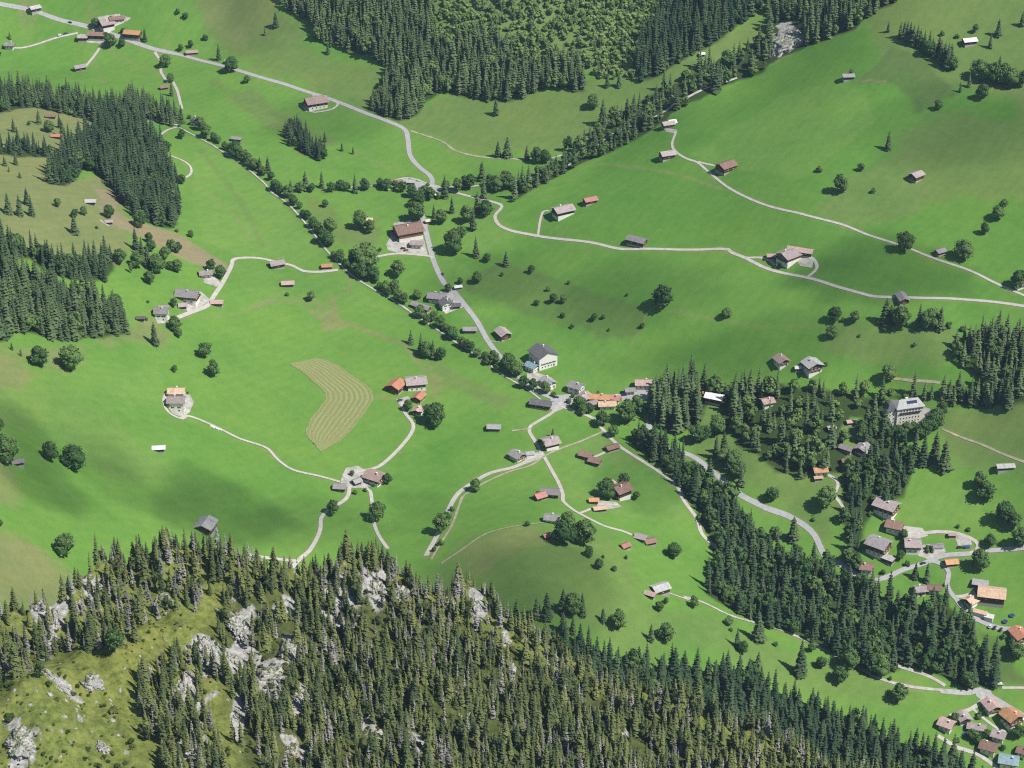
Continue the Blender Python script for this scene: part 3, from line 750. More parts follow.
def leafy_geo(seed, h=14.0, R=5.0, lobes=7, leaves=420, size=0.85, base=0.16, narrow=1.0):
    r = np.random.default_rng(seed); V = []; T = []; Fq = []; n = 0
    iv, iff = ico()
    cs = []
    for i in range(lobes):
        t = (i + 0.5) / lobes
        a = i * 2.4 + r.random(); z = h * (base + 0.12 + (0.86 - base - .12) * t ** 0.9)
        env = math.sin(math.pi * min(0.97, 0.22 + 0.76 * t)) ** 0.7
        d = R * env * r.uniform(0.25, 0.62) * narrow
        s = R * (0.30 + 0.30 * env) * r.uniform(0.8, 1.15)
        cs.append((math.cos(a) * d, math.sin(a) * d, z, s * (0.6 + .4 * narrow), s * r.uniform(0.75, 1.0)))
    for (x, y, z, s, sz) in cs:
        nz = 1 + 0.28 * (r.random(len(iv)) - 0.5)
        p = iv * np.array([s, s, sz]) * 0.86 * nz[:, None] + np.array([x, y, z])
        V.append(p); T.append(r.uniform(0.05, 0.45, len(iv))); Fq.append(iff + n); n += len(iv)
    per = leaves // lobes
    for (x, y, z, s, sz) in cs:
        d = r.normal(size=(per, 3)); d /= np.linalg.norm(d, axis=1)[:, None]
        d[:, 2] = np.where(d[:, 2] < -0.5, -d[:, 2], d[:, 2])
        c = d * np.array([s, s, sz]) * r.uniform(0.82, 1.16, (per, 1)) + np.array([x, y, z])
        nn = d + r.normal(0, 0.55, (per, 3)); nn /= np.linalg.norm(nn, axis=1)[:, None]
        u = np.cross(nn, r.normal(size=(per, 3))); u /= np.linalg.norm(u, axis=1)[:, None]; w = np.cross(nn, u)
        sc = size * r.uniform(0.6, 1.3, (per, 1))
        q = np.stack([c + u * sc, c + w * sc * .8, c - u * sc, c - w * sc * .8], 1).reshape(-1, 3)
        V.append(q); T.append(np.repeat(r.random(per), 4))
        ii = np.arange(per)[:, None] * 4 + n
        Fq.append(np.concatenate([ii + [[0, 1, 2]], ii + [[0, 2, 3]]])); n += len(q)
    return np.concatenate(V), np.concatenate(Fq), np.concatenate(T)

def stem_geo(h, r0, limbs=3, seed=0):
    r = np.random.default_rng(seed); V = []; Fq = []
    def cone(p, q, a, b):
        n = len(V); p = np.array(p, float); q = np.array(q, float); d = q - p; d /= np.linalg.norm(d)
        u = np.cross(d, (0.3, 0.9, 0.1)); u /= np.linalg.norm(u); w = np.cross(d, u)
        for k in range(6):
            c = math.cos(k * 1.0472); s = math.sin(k * 1.0472)
            V.append(p + (u * c + w * s) * a); V.append(q + (u * c + w * s) * b)
        for k in range(6):
            i, j = n + 2 * k, n + 2 * ((k + 1) % 6)
            Fq.append((i, j, j + 1)); Fq.append((i, j + 1, i + 1))
    cone((0, 0, -1.2), (0, 0, h), r0, r0 * 0.45)
    for k in range(limbs):
        a = k * 2.2 + r.random(); z = h * (0.45 + .3 * k / max(1, limbs))
        cone((0, 0, z), (math.cos(a) * h * .45, math.sin(a) * h * .45, z + h * .45), r0 * .5, r0 * .15)
    return np.array(V), np.array(Fq)

def tint_mesh(name, geo, mat):
    V, Fq, T = geo
    me = mesh_np(name, V, Fq)
    a = me.attributes.new('tint', 'FLOAT', 'POINT'); a.data.foreach_set('value', T.astype(np.float32))
    me.materials.append(mat)
    return me

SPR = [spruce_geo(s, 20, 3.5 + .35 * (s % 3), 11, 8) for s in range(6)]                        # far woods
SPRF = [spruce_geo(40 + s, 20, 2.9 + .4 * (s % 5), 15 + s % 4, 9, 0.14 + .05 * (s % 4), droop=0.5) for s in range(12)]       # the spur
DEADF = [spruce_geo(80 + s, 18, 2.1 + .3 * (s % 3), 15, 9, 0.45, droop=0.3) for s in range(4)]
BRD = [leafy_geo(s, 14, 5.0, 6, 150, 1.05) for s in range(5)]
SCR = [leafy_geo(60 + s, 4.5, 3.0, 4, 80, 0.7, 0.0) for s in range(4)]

def scatter(P, spacing, seed, jitter=0.75, inside=True):
    r = np.random.default_rng(seed); P = P[:, :2]
    lo, hi = P.min(0), P.max(0)
    gx, gy = np.meshgrid(np.arange(lo[0], hi[0], spacing), np.arange(lo[1], hi[1], spacing))
    gx = gx + (np.arange(gx.shape[0]) % 2)[:, None] * spacing * .5
    q = np.stack([gx.ravel(), gy.ravel()], 1); q = q + r.uniform(-.5, .5, q.shape) * spacing * jitter
    q = q[(sdist(q[:, 0], q[:, 1], P) < 0) & (ridge_side(q[:, 0], q[:, 1]) > 16)]
    return np.concatenate([q, hgt(q[:, 0], q[:, 1])[:, None]], 1)

def merge(parts):
    """parts: list of (geo, positions, scales xy, scales z, tint lo, tint hi)"""
    Vs, Fs, Ts, n = [], [], [], 0
    for geo, pos, sxy, sz, tl, th, seed in parts:
        r = np.random.default_rng(seed); V, Fq, T = geo; m = len(pos)
        if not m: continue
        a = r.random(m) * 6.283; c, s = np.cos(a)[:, None], np.sin(a)[:, None]
        X = (V[None, :, 0] * c - V[None, :, 1] * s) * sxy[:, None] + pos[:, 0:1]
        Y = (V[None, :, 0] * s + V[None, :, 1] * c) * sxy[:, None] + pos[:, 1:2]
        Z = V[None, :, 2] * sz[:, None] + pos[:, 2:3]
        Vs.append(np.stack([X, Y, Z], -1).reshape(-1, 3))
        Fs.append((Fq[None] + (np.arange(m) * len(V))[:, None, None]).reshape(-1, 3) + n)
        tt = r.uniform(tl, th, (m, 1)); Ts.append((tt + 0.45 * (T[None] - 0.5)).ravel())
        n += m * len(V)
    return np.concatenate(Vs), np.concatenate(Fs), np.concatenate(Ts)

def wood(name, label, key, spacing, hmin, hmax, broad=0.15, seed=1, thin=0.0, keep=None, scrub=0.0):
    P = scatter(WOOD_W[key], spacing, seed)
    r = np.random.default_rng(seed + 500)
    cl = fbm(P[:, 0], P[:, 1], 40, 2, seed) 
    ok = r.random(len(P)) > thin * (1 + 1.4 * cl)
    P = P[ok]
    if key in ('park_wood', 'village_wood', 'hotel_wood'):          # glades before the houses that stand among the trees
        qx, qy = to_px(P)
        for gx, gy, gw, gh in ((714, 409, 15, 13), (767, 413, 12, 12), (846, 455, 12, 9), (862, 458, 10, 9), (831, 433, 9, 8), (851, 427, 9, 8), (820, 482, 13, 9)):
            P = P[~((np.abs(qx - gx) < gw) & (np.abs(qy - gy) < gh))]; qx, qy = to_px(P)
    if key == 'cliff':
        qx, qy = to_px(P); P = P[~((qx > 771) & (qx < 802) & (qy > 22) & (qy < 64))]
    m = len(P)
    kind = r.random(m) + 0.35 * fbm(P[:, 0], P[:, 1], 30, 2, seed + 3)
    h = r.uniform(hmin, hmax, m) * (1 + 0.12 * r.normal(size=m)) 
    isb = kind < broad; iss = (kind > 1 - scrub) & ~isb
    con = ~isb & ~iss
    parts = []
    v = r.integers(0, 6, m)
    for k in range(6):
        q = con & (v == k); parts.append((SPR[k], P[q], h[q] / 20 * r.uniform(.7, 1.22, q.sum()), h[q] / 20, .1, .75, seed * 10 + k))
    me = tint_mesh(name, merge(parts), M_SPRUCE) if con.any() else None
    o = link(name, me); tag(o, label, 'forest', kind='stuff')
    bp = []
    for k in range(5):
        q = isb & (v == k); hb = h[q] * .62; bp.append((BRD[k], P[q], hb / 14 * r.uniform(.8, 1.05, q.sum()), hb / 14, .2, .8, seed * 10 + k))
    for k in range(4):
        q = iss & (v % 4 == k); bp.append((SCR[k], P[q], r.uniform(.7, 1.4, q.sum()), r.uniform(.7, 1.4, q.sum()), .2, .9, seed * 20 + k))
    if (isb | iss).any():
        # leafy trees of the same wood share its mesh
        A = merge([p for p in parts if len(p[1])]) if con.any() else (np.zeros((0, 3)), np.zeros((0, 3), int), np.zeros(0))
        B = merge(bp)
        me2 = tint_mesh(name, (np.concatenate([A[0], B[0]]), np.concatenate([A[1], B[1] + len(A[0])]), np.concatenate([A[2], B[2]])), M_SPRUCE)
        me2.materials.append(M_LEAF if scrub == 0 else M_SCRUB)
        mi = np.zeros(len(A[1]) + len(B[1]), np.int32); mi[len(A[1]):] = 1
        me2.polygons.foreach_set('material_index', mi)
        o.data = me2
        if me: bpy.data.meshes.remove(me)
    return o
wood('forest', 'dense dark spruce forest on the slope at the top of the valley', 'top', 6.0, 17, 25, .06, 1)
wood('scrub_woodland', 'light green scrub and young trees on the steep slope above the forest meadow', 'scrub', 4.3, 7, 16, .24, 2, 0.24, scrub=.66)
wood('forest', 'dark spruce belt on the steep bank beside the scrub slope', 'bank', 6.0, 18, 26, .10, 3)
wood('forest', 'spruce forest around the pale rock face at top right', 'cliff', 6.0, 18, 26, .12, 4, 0.05)
wood('forest', 'open mixed wood along the gorge stream below the deep green slope', 'gorge', 6.8, 12, 24, .42, 5, 0.2)
wood('forest', 'belt of spruces between the flat meadows and the west pasture', 'west_strip', 6.0, 15, 21, .18, 6)
wood('forest', 'thick spruce wood beside the brown scree field', 'west_wood', 5.8, 19, 26, .06, 7)
wood('forest', 'short row of spruces across the dry west pasture', 'west_row', 6.0, 12, 17, .05, 8)
wood('forest', 'upper belt of spruces on the left hillside', 'hill_row', 6.4, 16, 23, .16, 9)
wood('forest', 'large dark spruce wood on the left hillside above the bright meadow', 'hill_wood', 6.2, 19, 27, .10, 10)
wood('forest', 'small oval copse of spruces in the meadow below the roadside farm', 'copse', 5.6, 12, 20, .25, 11)
wood('forest', 'tall dark spruces crowding the road bend beside the village', 'village_wood', 5.0, 21, 29, .10, 12)
wood('forest', 'long mixed forest filling the gorge beside the curving lane', 'lane_wood', 6.0, 14, 27, .46, 13, 0.06)
wood('forest', 'mixed woodland of spruces and leafy trees below the big hotel', 'park_wood', 6.4, 14, 26, .50, 14, 0.3)
wood('forest', 'mixed wood between the hotel and the lower chalets', 'hotel_wood', 6.0, 13, 24, .58, 15, 0.1)
wood('forest', 'dark spruce forest at the right edge below the upper lane', 'east_wood', 6.0, 15, 24, .16, 16, 0.05)
wood('forest', 'dark shaded spruce forest behind the rocky spur', 'knoll_wood', 5.6, 17, 25, .06, 17)

# --- the spur's own wood
def spur_wood():
    r = np.random.default_rng(77)
    a = np.arange(-0.34, 0.36, 0.0039); rr = np.arange(690, 905, 3.2)
    A, Rr = np.meshgrid(a, rr)
    A = A + r.uniform(-.5, .5, A.shape) * .0042; Rr = Rr + r.uniform(-.5, .5, Rr.shape) * 4.2
    X = (Rr * np.sin(A)).ravel(); Y = (Rr * np.cos(A)).ravel(); Z = hgt(X, Y)
    P = np.stack([X, Y, Z], 1); side = ridge_side(X, Y)
    px, py = to_px(P)
    def inp(s): return sdist(px, py, np.array(pl(s)))
    dens = np.full(len(P), 0.97)
    left = inp("-60,560 150,540 235,590 190,625 120,660 60,668 0,700 -60,720"); dens = np.where(left < 0, 0.60, dens)
    g = inp("-60,700 0,688 60,655 128,646 190,606 232,600 205,640 152,664 134,690 146,740 170,780 170,880 -60,880"); dens = np.where(g < 0, 0.015, dens)
    g = inp("196,676 228,690 254,740 266,790 232,790 212,724"); dens = np.where(g < 0, 0.05, dens)
    for s in OUTCROPS: 
        d = np.hypot((px - s[0]) / (s[2] * .55), (py - s[1]) / (s[3] * .55)); dens = np.where(d < 1, dens * .12, dens)
    dens = dens * np.where(fbm(X, Y, 20, 2, 91) > 0.33, .35, 1)
    ok = (side < 12) & (r.random(len(P)) < dens) & (px > -60) & (px < 1090) & (py < 840)
    P, px, py, side = P[ok], px[ok], py[ok], side[ok]
    m = len(P)
    size = np.clip(r.normal(.61, .16, m), .28, 1.1) * np.where(px < 240, 1.0, 0.95) * np.where(r.random(m) < .25, .65, 1)
    dprob = 0.20 + 0.30 * np.exp(-((px - 420) / 90) ** 2 - ((py - 600) / 45) ** 2) + .16 * np.clip(fbm(P[:, 0], P[:, 1], 30, 2, 95) * 3, 0, 1)
    dead = r.random(m) < dprob
    return P, px, py, size, dead, (r.random(m) < .11) & ~dead
SP, spx, spy, ssz, sdead, sround = spur_wood()
inframe = (spx > 0) & (spx < 1024) & (spy < 775)
dist = np.linalg.norm(SP - np.array([0, 0, CAM_Z]), axis=1)
big = ssz / dist * np.where(inframe, 1, 0)
live = np.where(~sdead & ~sround)[0]; gone = np.where(sdead)[0]
live = live[np.argsort(-big[live])]; gone = gone[np.argsort(-big[gone])]
SPRF_ME = [tint_mesh('spruce_tree', (g[0], g[1], g[2] * .6 + .2), M_ALPINE) for g in SPRF]
DEAD_ME = [tint_mesh('dead_spruce', g, M_DEAD) for g in DEADF]
N_LIVE, N_DEAD = 235, 160
PINE_ME = [tint_mesh('mountain_pine', leafy_geo(300 + s, 12, 3.4, 6, 260, .55, .05, .85), M_ALPINE) for s in range(4)]
def stand(i, me, name, label, cat, group):
    o = bpy.data.objects.new(name, me); COL.objects.link(o)
    o.location = SP[i]; o.rotation_euler = (rng.normal(0, .02), rng.normal(0, .02), rng.random() * 6.28)
    s = ssz[i]; o.scale = (s * rng.uniform(.85, 1.15), s * rng.uniform(.85, 1.15), s)
    tag(o, label, cat, group)
for q, i in enumerate(live[:N_LIVE]):
    stand(i, SPRF_ME[q % 12], 'spruce_tree', 'sunlit olive green spruce standing in the dense wood on the rocky spur', 'spruce', 'spruces on the rocky spur')
for q, i in enumerate(gone[:N_DEAD]):
    stand(i, DEAD_ME[q % 4], 'dead_spruce', 'bare grey dead spruce among the green spruces on the rocky spur', 'dead tree', 'grey dead spruces on the rocky spur')
for q, i in enumerate(np.where(sround & inframe)[0][:250]):
    stand(i, PINE_ME[q % 4], 'pine_tree', 'rounded bushy pine between the pointed spruces on the rocky spur', 'pine', 'rounded pines on the rocky spur')
def rest(idx, geos, name, label, mat, lo, hi, seed):
    r = np.random.default_rng(seed); v = r.integers(0, len(geos), len(idx)); parts = []
    for k in range(len(geos)):
        q = idx[v == k]; parts.append((geos[k], SP[q], ssz[q] * r.uniform(.85, 1.15, len(q)), ssz[q], lo, hi, seed + k))
    o = link(name, tint_mesh(name, merge(parts), mat)); tag(o, label, 'forest', kind='stuff')
rest(live[N_LIVE:], SPRF, 'spur_forest', 'remaining olive green spruces of the wood covering the rocky spur', M_ALPINE, .05, .9, 5)
rest(gone[N_DEAD:], DEADF, 'dead_wood', 'remaining grey dead spruces scattered through the wood on the spur', M_DEAD, .1, .9, 6)

# heath and dwarf pine on the spur's alp, and boulders' fringe
def heath():
    r = np.random.default_rng(5)
    px = r.uniform(-40, 560, 5200); py = r.uniform(545, 800, 5200)
    P = at(px, py); s = ridge_side(P[:, 0], P[:, 1]); P = P[(s < 5)]
    k = fbm(P[:, 0], P[:, 1], 18, 3, 12); P = P[k > -0.02]; ppx, ppy = to_px(P); gr = sdist(ppx, ppy, np.array(pl('-60,700 0,688 60,655 128,646 190,606 232,600 205,640 152,664 134,690 146,740 170,780 170,880 -60,880'))); P = P[(gr > 0) | (np.random.default_rng(9).random(len(P)) < .3)]
    v = r.integers(0, 4, len(P)); parts = []
    for q in range(4):
        z = P[v == q]; sc = r.gamma(1.8, .075, len(z)) + .07
        parts.append((SCR[q], z, sc * 1.25, sc * .8, .0, .9, 30 + q))
    o = link('heath', tint_mesh('heath', merge(parts), M_SCRUB_ALP)); tag(o, 'low heath and dwarf shrubs covering the rocky spur', 'shrubs', kind='stuff')
M_SCRUB_ALP = leaf_material('heath_leaves', (0.045, 0.065, 0.018), (0.17, 0.18, 0.05))
heath()

# --- crags
M_ROCK = None
def rock_material():
    m, nt, b = new_mat('limestone', 0.95, 0.1)
    v = position(nt)
    f = noise(nt, 0.5, 9, 0.78, v, 0.6)
    c = ramp(nt, f, [(0.30, (0.14, 0.14, 0.135)), (0.46, (0.29, 0.285, 0.27)), (0.60, (0.50, 0.49, 0.46))])
    f2 = noise(nt, 0.16, 3, 0.5, v)
    c = mix(nt, c, (0.52, 0.44, 0.32), ramp(nt, f2, [(0.58, (0, 0, 0)), (0.72, (.55, .55, .55))]))
    sx = nt.nodes.new('ShaderNodeSeparateXYZ'); g = nt.nodes.new('ShaderNodeNewGeometry'); nt.links.new(g.outputs['Normal'], sx.inputs[0])
    f3 = noise(nt, 0.7, 4, 0.6, v)
    ad = nt.nodes.new('ShaderNodeMath'); ad.operation = 'MULTIPLY'; nt.links.new(sx.outputs['Z'], ad.inputs[0]); nt.links.new(f3, ad.inputs[1])
    c = mix(nt, c, (0.10, 0.13, 0.035), ramp(nt, ad.outputs[0], [(0.44, (0, 0, 0)), (0.50, (1, 1, 1))]))
    nt.links.new(c, b.inputs['Base Color'])
    bp = nt.nodes.new('ShaderNodeBump'); bp.inputs['Strength'].default_value = 0.8; bp.inputs['Distance'].default_value = 0.8
    nt.links.new(f, bp.inputs['Height']); nt.links.new(bp.outputs[0], b.inputs['Normal'])
    return m
M_ROCK = rock_material()
CRAG_TXT = ["long pale limestone rib running up the left shoulder of the spur", "broad pale rock slab at the lower left corner", "pale rock outcrop on the open grass of the hump",
 "jagged pale ledge along the top edge of the grassy hump", "scattered pale rocks on the grass just below the hump's ledge", "grey streaked crag at the left of the spur's wood", "grey cliff below the strip of grass leading to the crest",
 "grey cliff just under the crest beside the grass strip", "small pale crag beside the narrow grassy gully", "big bright crag in the middle of the spur's left wood", "tall narrow pale crag right of the big bright crag",
 "white crag on the spur's crest among grey trees", "small white crag beside the crest's larger white crag", "pale crag on the right part of the crest", "grey pinnacle low down in the spur's wood", "pale crag above the narrow grassy gully",
 "grey boulder crag at the bottom of the left wood", "thin pale rock rib in the left wood", "flat pale rocks on the grass strip near the crest", "small pale rocks on the far left shoulder", "pale rocks near the hump's leafless shrubs",
 "small white crag at the right end of the crest", "lowest white crag on the crest's falling edge", "small pinkish rock in the middle of the spur's wood", "grey rock streak beside the narrow gully", "thin white rock in the right half of the spur's wood"]
bm = bmesh.new(); bmesh.ops.create_icosphere(bm, subdivisions=5, radius=1)
IV = np.array([v.co[:] for v in bm.verts]); IF = np.array([[v.index for v in f.verts] for f in bm.faces]); bm.free()
bm = bmesh.new(); bmesh.ops.create_icosphere(bm, subdivisions=3, radius=1)
IV3 = np.array([v.co[:] for v in bm.verts]); IF3 = np.array([[v.index for v in f.verts] for f in bm.faces]); bm.free()
def crag(px, py, w, h, label, seed, name='rock_outcrop', group=None, IV=IV, IF=IF):
    p = at(px, py)[0]; s = mpp(p)
    W = w * s * .54; H = h * s * .54
    q = IV * np.array([W, W * .5 + H * .45, max(1.2 if group else 2.0, H * .36)])
    # run the crag up the slope it breaks from
    e = 3.0
    gx = (hgt(p[0] + e, p[1]) - hgt(p[0] - e, p[1])) / (2 * e); gy = (hgt(p[0], p[1] + e) - hgt(p[0], p[1] - e)) / (2 * e)
    d1 = fbm(IV[:, 0] * 3 + seed * 9, IV[:, 1] * 3 + IV[:, 2] * 2.3, 1.6, 4, seed, .6); d2 = np.abs(fbm(IV[:, 0] * 6 + IV[:, 2], IV[:, 1] * 6 + seed, 1.1, 4, seed + 3, .6))
    q = q * (1 + 0.5 * d1 - 0.55 * d2)[:, None]
    q[:, 2] += gx * q[:, 0] * .9 + gy * q[:, 1] * .9
    me = mesh_np(name, q, IF)
    o = link(name, me, M_ROCK); o.location = (p[0], p[1], p[2] - .3 * max(2.0, H * .36)); tag(o, label, 'rock', group or ('limestone crags of the spur' if py > 400 else None))
for k, (s_, t_) in enumerate(zip(OUTCROPS, CRAG_TXT)): crag(*s_, t_, k)
BLOCKS = "30,705 44,712 66,700 78,706 84,716 52,730 70,742 86,760 112,720 118,735 126,752 60,756 36,690 110,700 96,702 124,668 140,656 152,648 166,640 180,628 150,668 176,650 216,610 120,690 64,716 44,655 70,640 84,628 60,664 28,660 100,610 118,598 136,590 80,602 14,690 8,700 24,728 50,694 76,728 92,732 228,700 240,752 222,740".split()
for k, q in enumerate(BLOCKS):
    x, y = [float(v) for v in q.split(',')]; z = random.uniform(3, 7.5)
    crag(x, y, z, z * random.uniform(.6, 1.1), 'small pale limestone block in the grass of the rocky spur', 100 + k, 'boulder', 'limestone blocks in the spur grass', IV3, IF3)
crag(786, 41, 38, 52, 'pale bare rock face between the spruces at top right', 50)
# ------------------------------------------------------------------ buildings
def roof_mat(name, c, var=0.22, seed=0):
    m, nt, b = new_mat(name, 0.9, 0.1)
    co = coord(nt); 
    n1 = noise(nt, 0.55, 5, 0.7, co)
    oi = nt.nodes.new('ShaderNodeObjectInfo')
    base = mix(nt, tuple(v * (1 - var) for v in c), tuple(min(1, v * (1 + var)) for v in c), ramp(nt, n1, [(0.32, (0, 0, 0)), (0.68, (1, 1, 1))]))
    mr = nt.nodes.new('ShaderNodeMapRange'); mr.inputs[3].default_value = 0.82; mr.inputs[4].default_value = 1.15
    nt.links.new(oi.outputs['Random'], mr.inputs[0])
    cb = nt.nodes.new('ShaderNodeCombineColor')
    for k in range(3): nt.links.new(mr.outputs[0], cb.inputs[k])
    base = mix(nt, base, cb.outputs[0], 1.0, 'MULTIPLY')
    # courses of tiles
    wv = nt.nodes.new('ShaderNodeTexWave'); wv.bands_direction = 'Y'; wv.inputs['Scale'].default_value = 0.55; wv.inputs['Distortion'].default_value = 1.2
    nt.links.new(co, wv.inputs['Vector'])
    base = mix(nt, base, ramp(nt, wv.outputs['Fac'], [(0.0, (0.82, 0.82, 0.82)), (0.5, (1, 1, 1))]), 0.8, 'MULTIPLY')
    # moss and lichen
    n2 = noise(nt, 0.25, 4, 0.6, position(nt))
    base = mix(nt, base, (0.13, 0.13, 0.09), ramp(nt, n2, [(0.56, (0, 0, 0)), (0.75, (.5, .5, .5))]))
    nt.links.new(base, b.inputs['Base Color'])
    return m
RC = dict(g=((.27, .25, .255), 'weathered grey'), m=((.35, .295, .285), 'mauve grey'), r=((.245, .155, .125), 'brown'), o=((.52, .28, .15), 'orange'), p=((.57, .40, .28), 'peach'),
          k=((.44, .21, .18), 'salmon red'), w=((.74, .73, .72), 'white'), d=((.135, .13, .14), 'dark grey'), b=((.26, .36, .41), 'blue grey'), l=((.40, .395, .39), 'light grey'),
          t=((.44, .20, .125), 'rust red'), e=((.58, .50, .39), 'beige'), n=((.42, .30, .27), 'pinkish'))
ROOF = {k: roof_mat('roof_' + v[1].replace(' ', '_'), v[0]) for k, v in RC.items()}
def wood_mat(name, c1, c2):
    m, nt, b = new_mat(name, 0.85, 0.1)
    co = coord(nt); n1 = noise(nt, 0.8, 4, 0.6, co)
    base = ramp(nt, n1, [(0.3, c1), (0.7, c2)])
    wv = nt.nodes.new('ShaderNodeTexWave'); wv.bands_direction = 'Z'; wv.inputs['Scale'].default_value = 1.2; nt.links.new(co, wv.inputs['Vector'])
    base = mix(nt, base, ramp(nt, wv.outputs['Fac'], [(0, (.7, .7, .7)), (.4, (1, 1, 1))]), .7, 'MULTIPLY')
    nt.links.new(base, b.inputs['Base Color']); return m
M_TIMBER = wood_mat('dark_timber', (0.050, 0.032, 0.022), (0.13, 0.080, 0.050))
M_HONEY = wood_mat('honey_timber', (0.16, 0.095, 0.050), (0.30, 0.185, 0.10))
M_PLASTER = speckled('lime_plaster', (0.66, 0.63, 0.58), (0.80, 0.78, 0.74), 0.5)
M_STONE = speckled('rubble_stone', (0.26, 0.25, 0.23), (0.46, 0.44, 0.40), 1.2)
M_GLASS, _nt, _b = new_mat('window_glass', 0.15, 0.5); _b.inputs['Base Color'].default_value = (0.03, 0.035, 0.045, 1)
M_FRAME, _nt, _b = new_mat('white_frame', 0.5, 0.3); _b.inputs['Base Color'].default_value = (0.75, 0.74, 0.70, 1)
M_SHUT, _nt, _b = new_mat('green_shutter', 0.6, 0.2); _b.inputs['Base Color'].default_value = (0.05, 0.11, 0.06, 1)

def add_box(bm, x0, x1, y0, y1, z0, z1, mi=0):
    v = [bm.verts.new(c) for c in ((x0, y0, z0), (x1, y0, z0), (x1, y1, z0), (x0, y1, z0), (x0, y0, z1), (x1, y0, z1), (x1, y1, z1), (x0, y1, z1))]
    for q in ((3, 2, 1, 0), (4, 5, 6, 7), (0, 1, 5, 4), (1, 2, 6, 5), (2, 3, 7, 6), (3, 0, 4, 7)):
        f = bm.faces.new([v[i] for i in q]); f.material_index = mi
def add_prism(bm, prof, x0, x1):
    """profile in (y, z), pulled along x"""
    a = [bm.verts.new((x0, y, z)) for y, z in prof]; b = [bm.verts.new((x1, y, z)) for y, z in prof]
    n = len(prof)
    for i in range(n):
        j = (i + 1) % n; bm.faces.new((a[i], a[j], b[j], b[i]))
    bm.faces.new(a[::-1]); bm.faces.new(b)
def done(bm, name, mats, parent=None):
    bmesh.ops.recalc_face_normals(bm, faces=bm.faces)
    me = bpy.data.meshes.new(name); bm.to_mesh(me); bm.free()
    for m in (mats if isinstance(mats, (list, tuple)) else [mats]): me.materials.append(m)
    return link(name, me, None, parent)

WIN_ME = {}
def window_mesh(w, h, shutters):
    key = (round(w, 1), round(h, 1), shutters)
    if key not in WIN_ME:
        bm = bmesh.new()                      # looks along +X: frame, glass, glazing bar, shutters
        add_box(bm, -.02, .06, -w / 2, w / 2, -h / 2, h / 2, 1)
        for s in (-1, 1):
            add_box(bm, .062, .11, s * w / 4 - w * .2, s * w / 4 + w * .2, -h / 2 + .1, h / 2 - .1, 0)
            if shutters: add_box(bm, -.02, .07, s * (w * .5 + .33) - .3, s * (w * .5 + .33) + .3, -h / 2, h / 2, 2)
        add_box(bm, .0, .2, -w / 2 - .1, w / 2 + .1, -h / 2 - .12, -h / 2 - .003, 1)
        bmesh.ops.recalc_face_normals(bm, faces=bm.faces)
        me = bpy.data.meshes.new('window'); bm.to_mesh(me); bm.free()
        for m in (M_GLASS, M_FRAME, M_SHUT): me.materials.append(m)
        WIN_ME[key] = me
    return WIN_ME[key]
def put(me, name, parent, loc, rz):
    o = bpy.data.objects.new(name, me); COL.objects.link(o); o.parent = parent
    o.location = loc; o.rotation_euler = (0, 0, rz); return o

def windows_on(parent, side, L, W, z, n, w=1.2, h=1.3, shut=False, proud=0.0):
    """side 0:+X 1:-X 2:-Y 3:+Y"""
    me = window_mesh(w, h, shut)
    span = (W if side < 2 else L) * 0.82
    for i in range(n):
        t = (-0.5 + (i + 0.5) / n) * span
        loc, rz = [((L / 2 + proud, t, z), 0), ((-L / 2 - proud, t, z), math.pi), ((t, -W / 2 - proud, z), -math.pi / 2), ((t, W / 2 + proud, z), math.pi / 2)][side]
        put(me, 'window', parent, loc, rz)

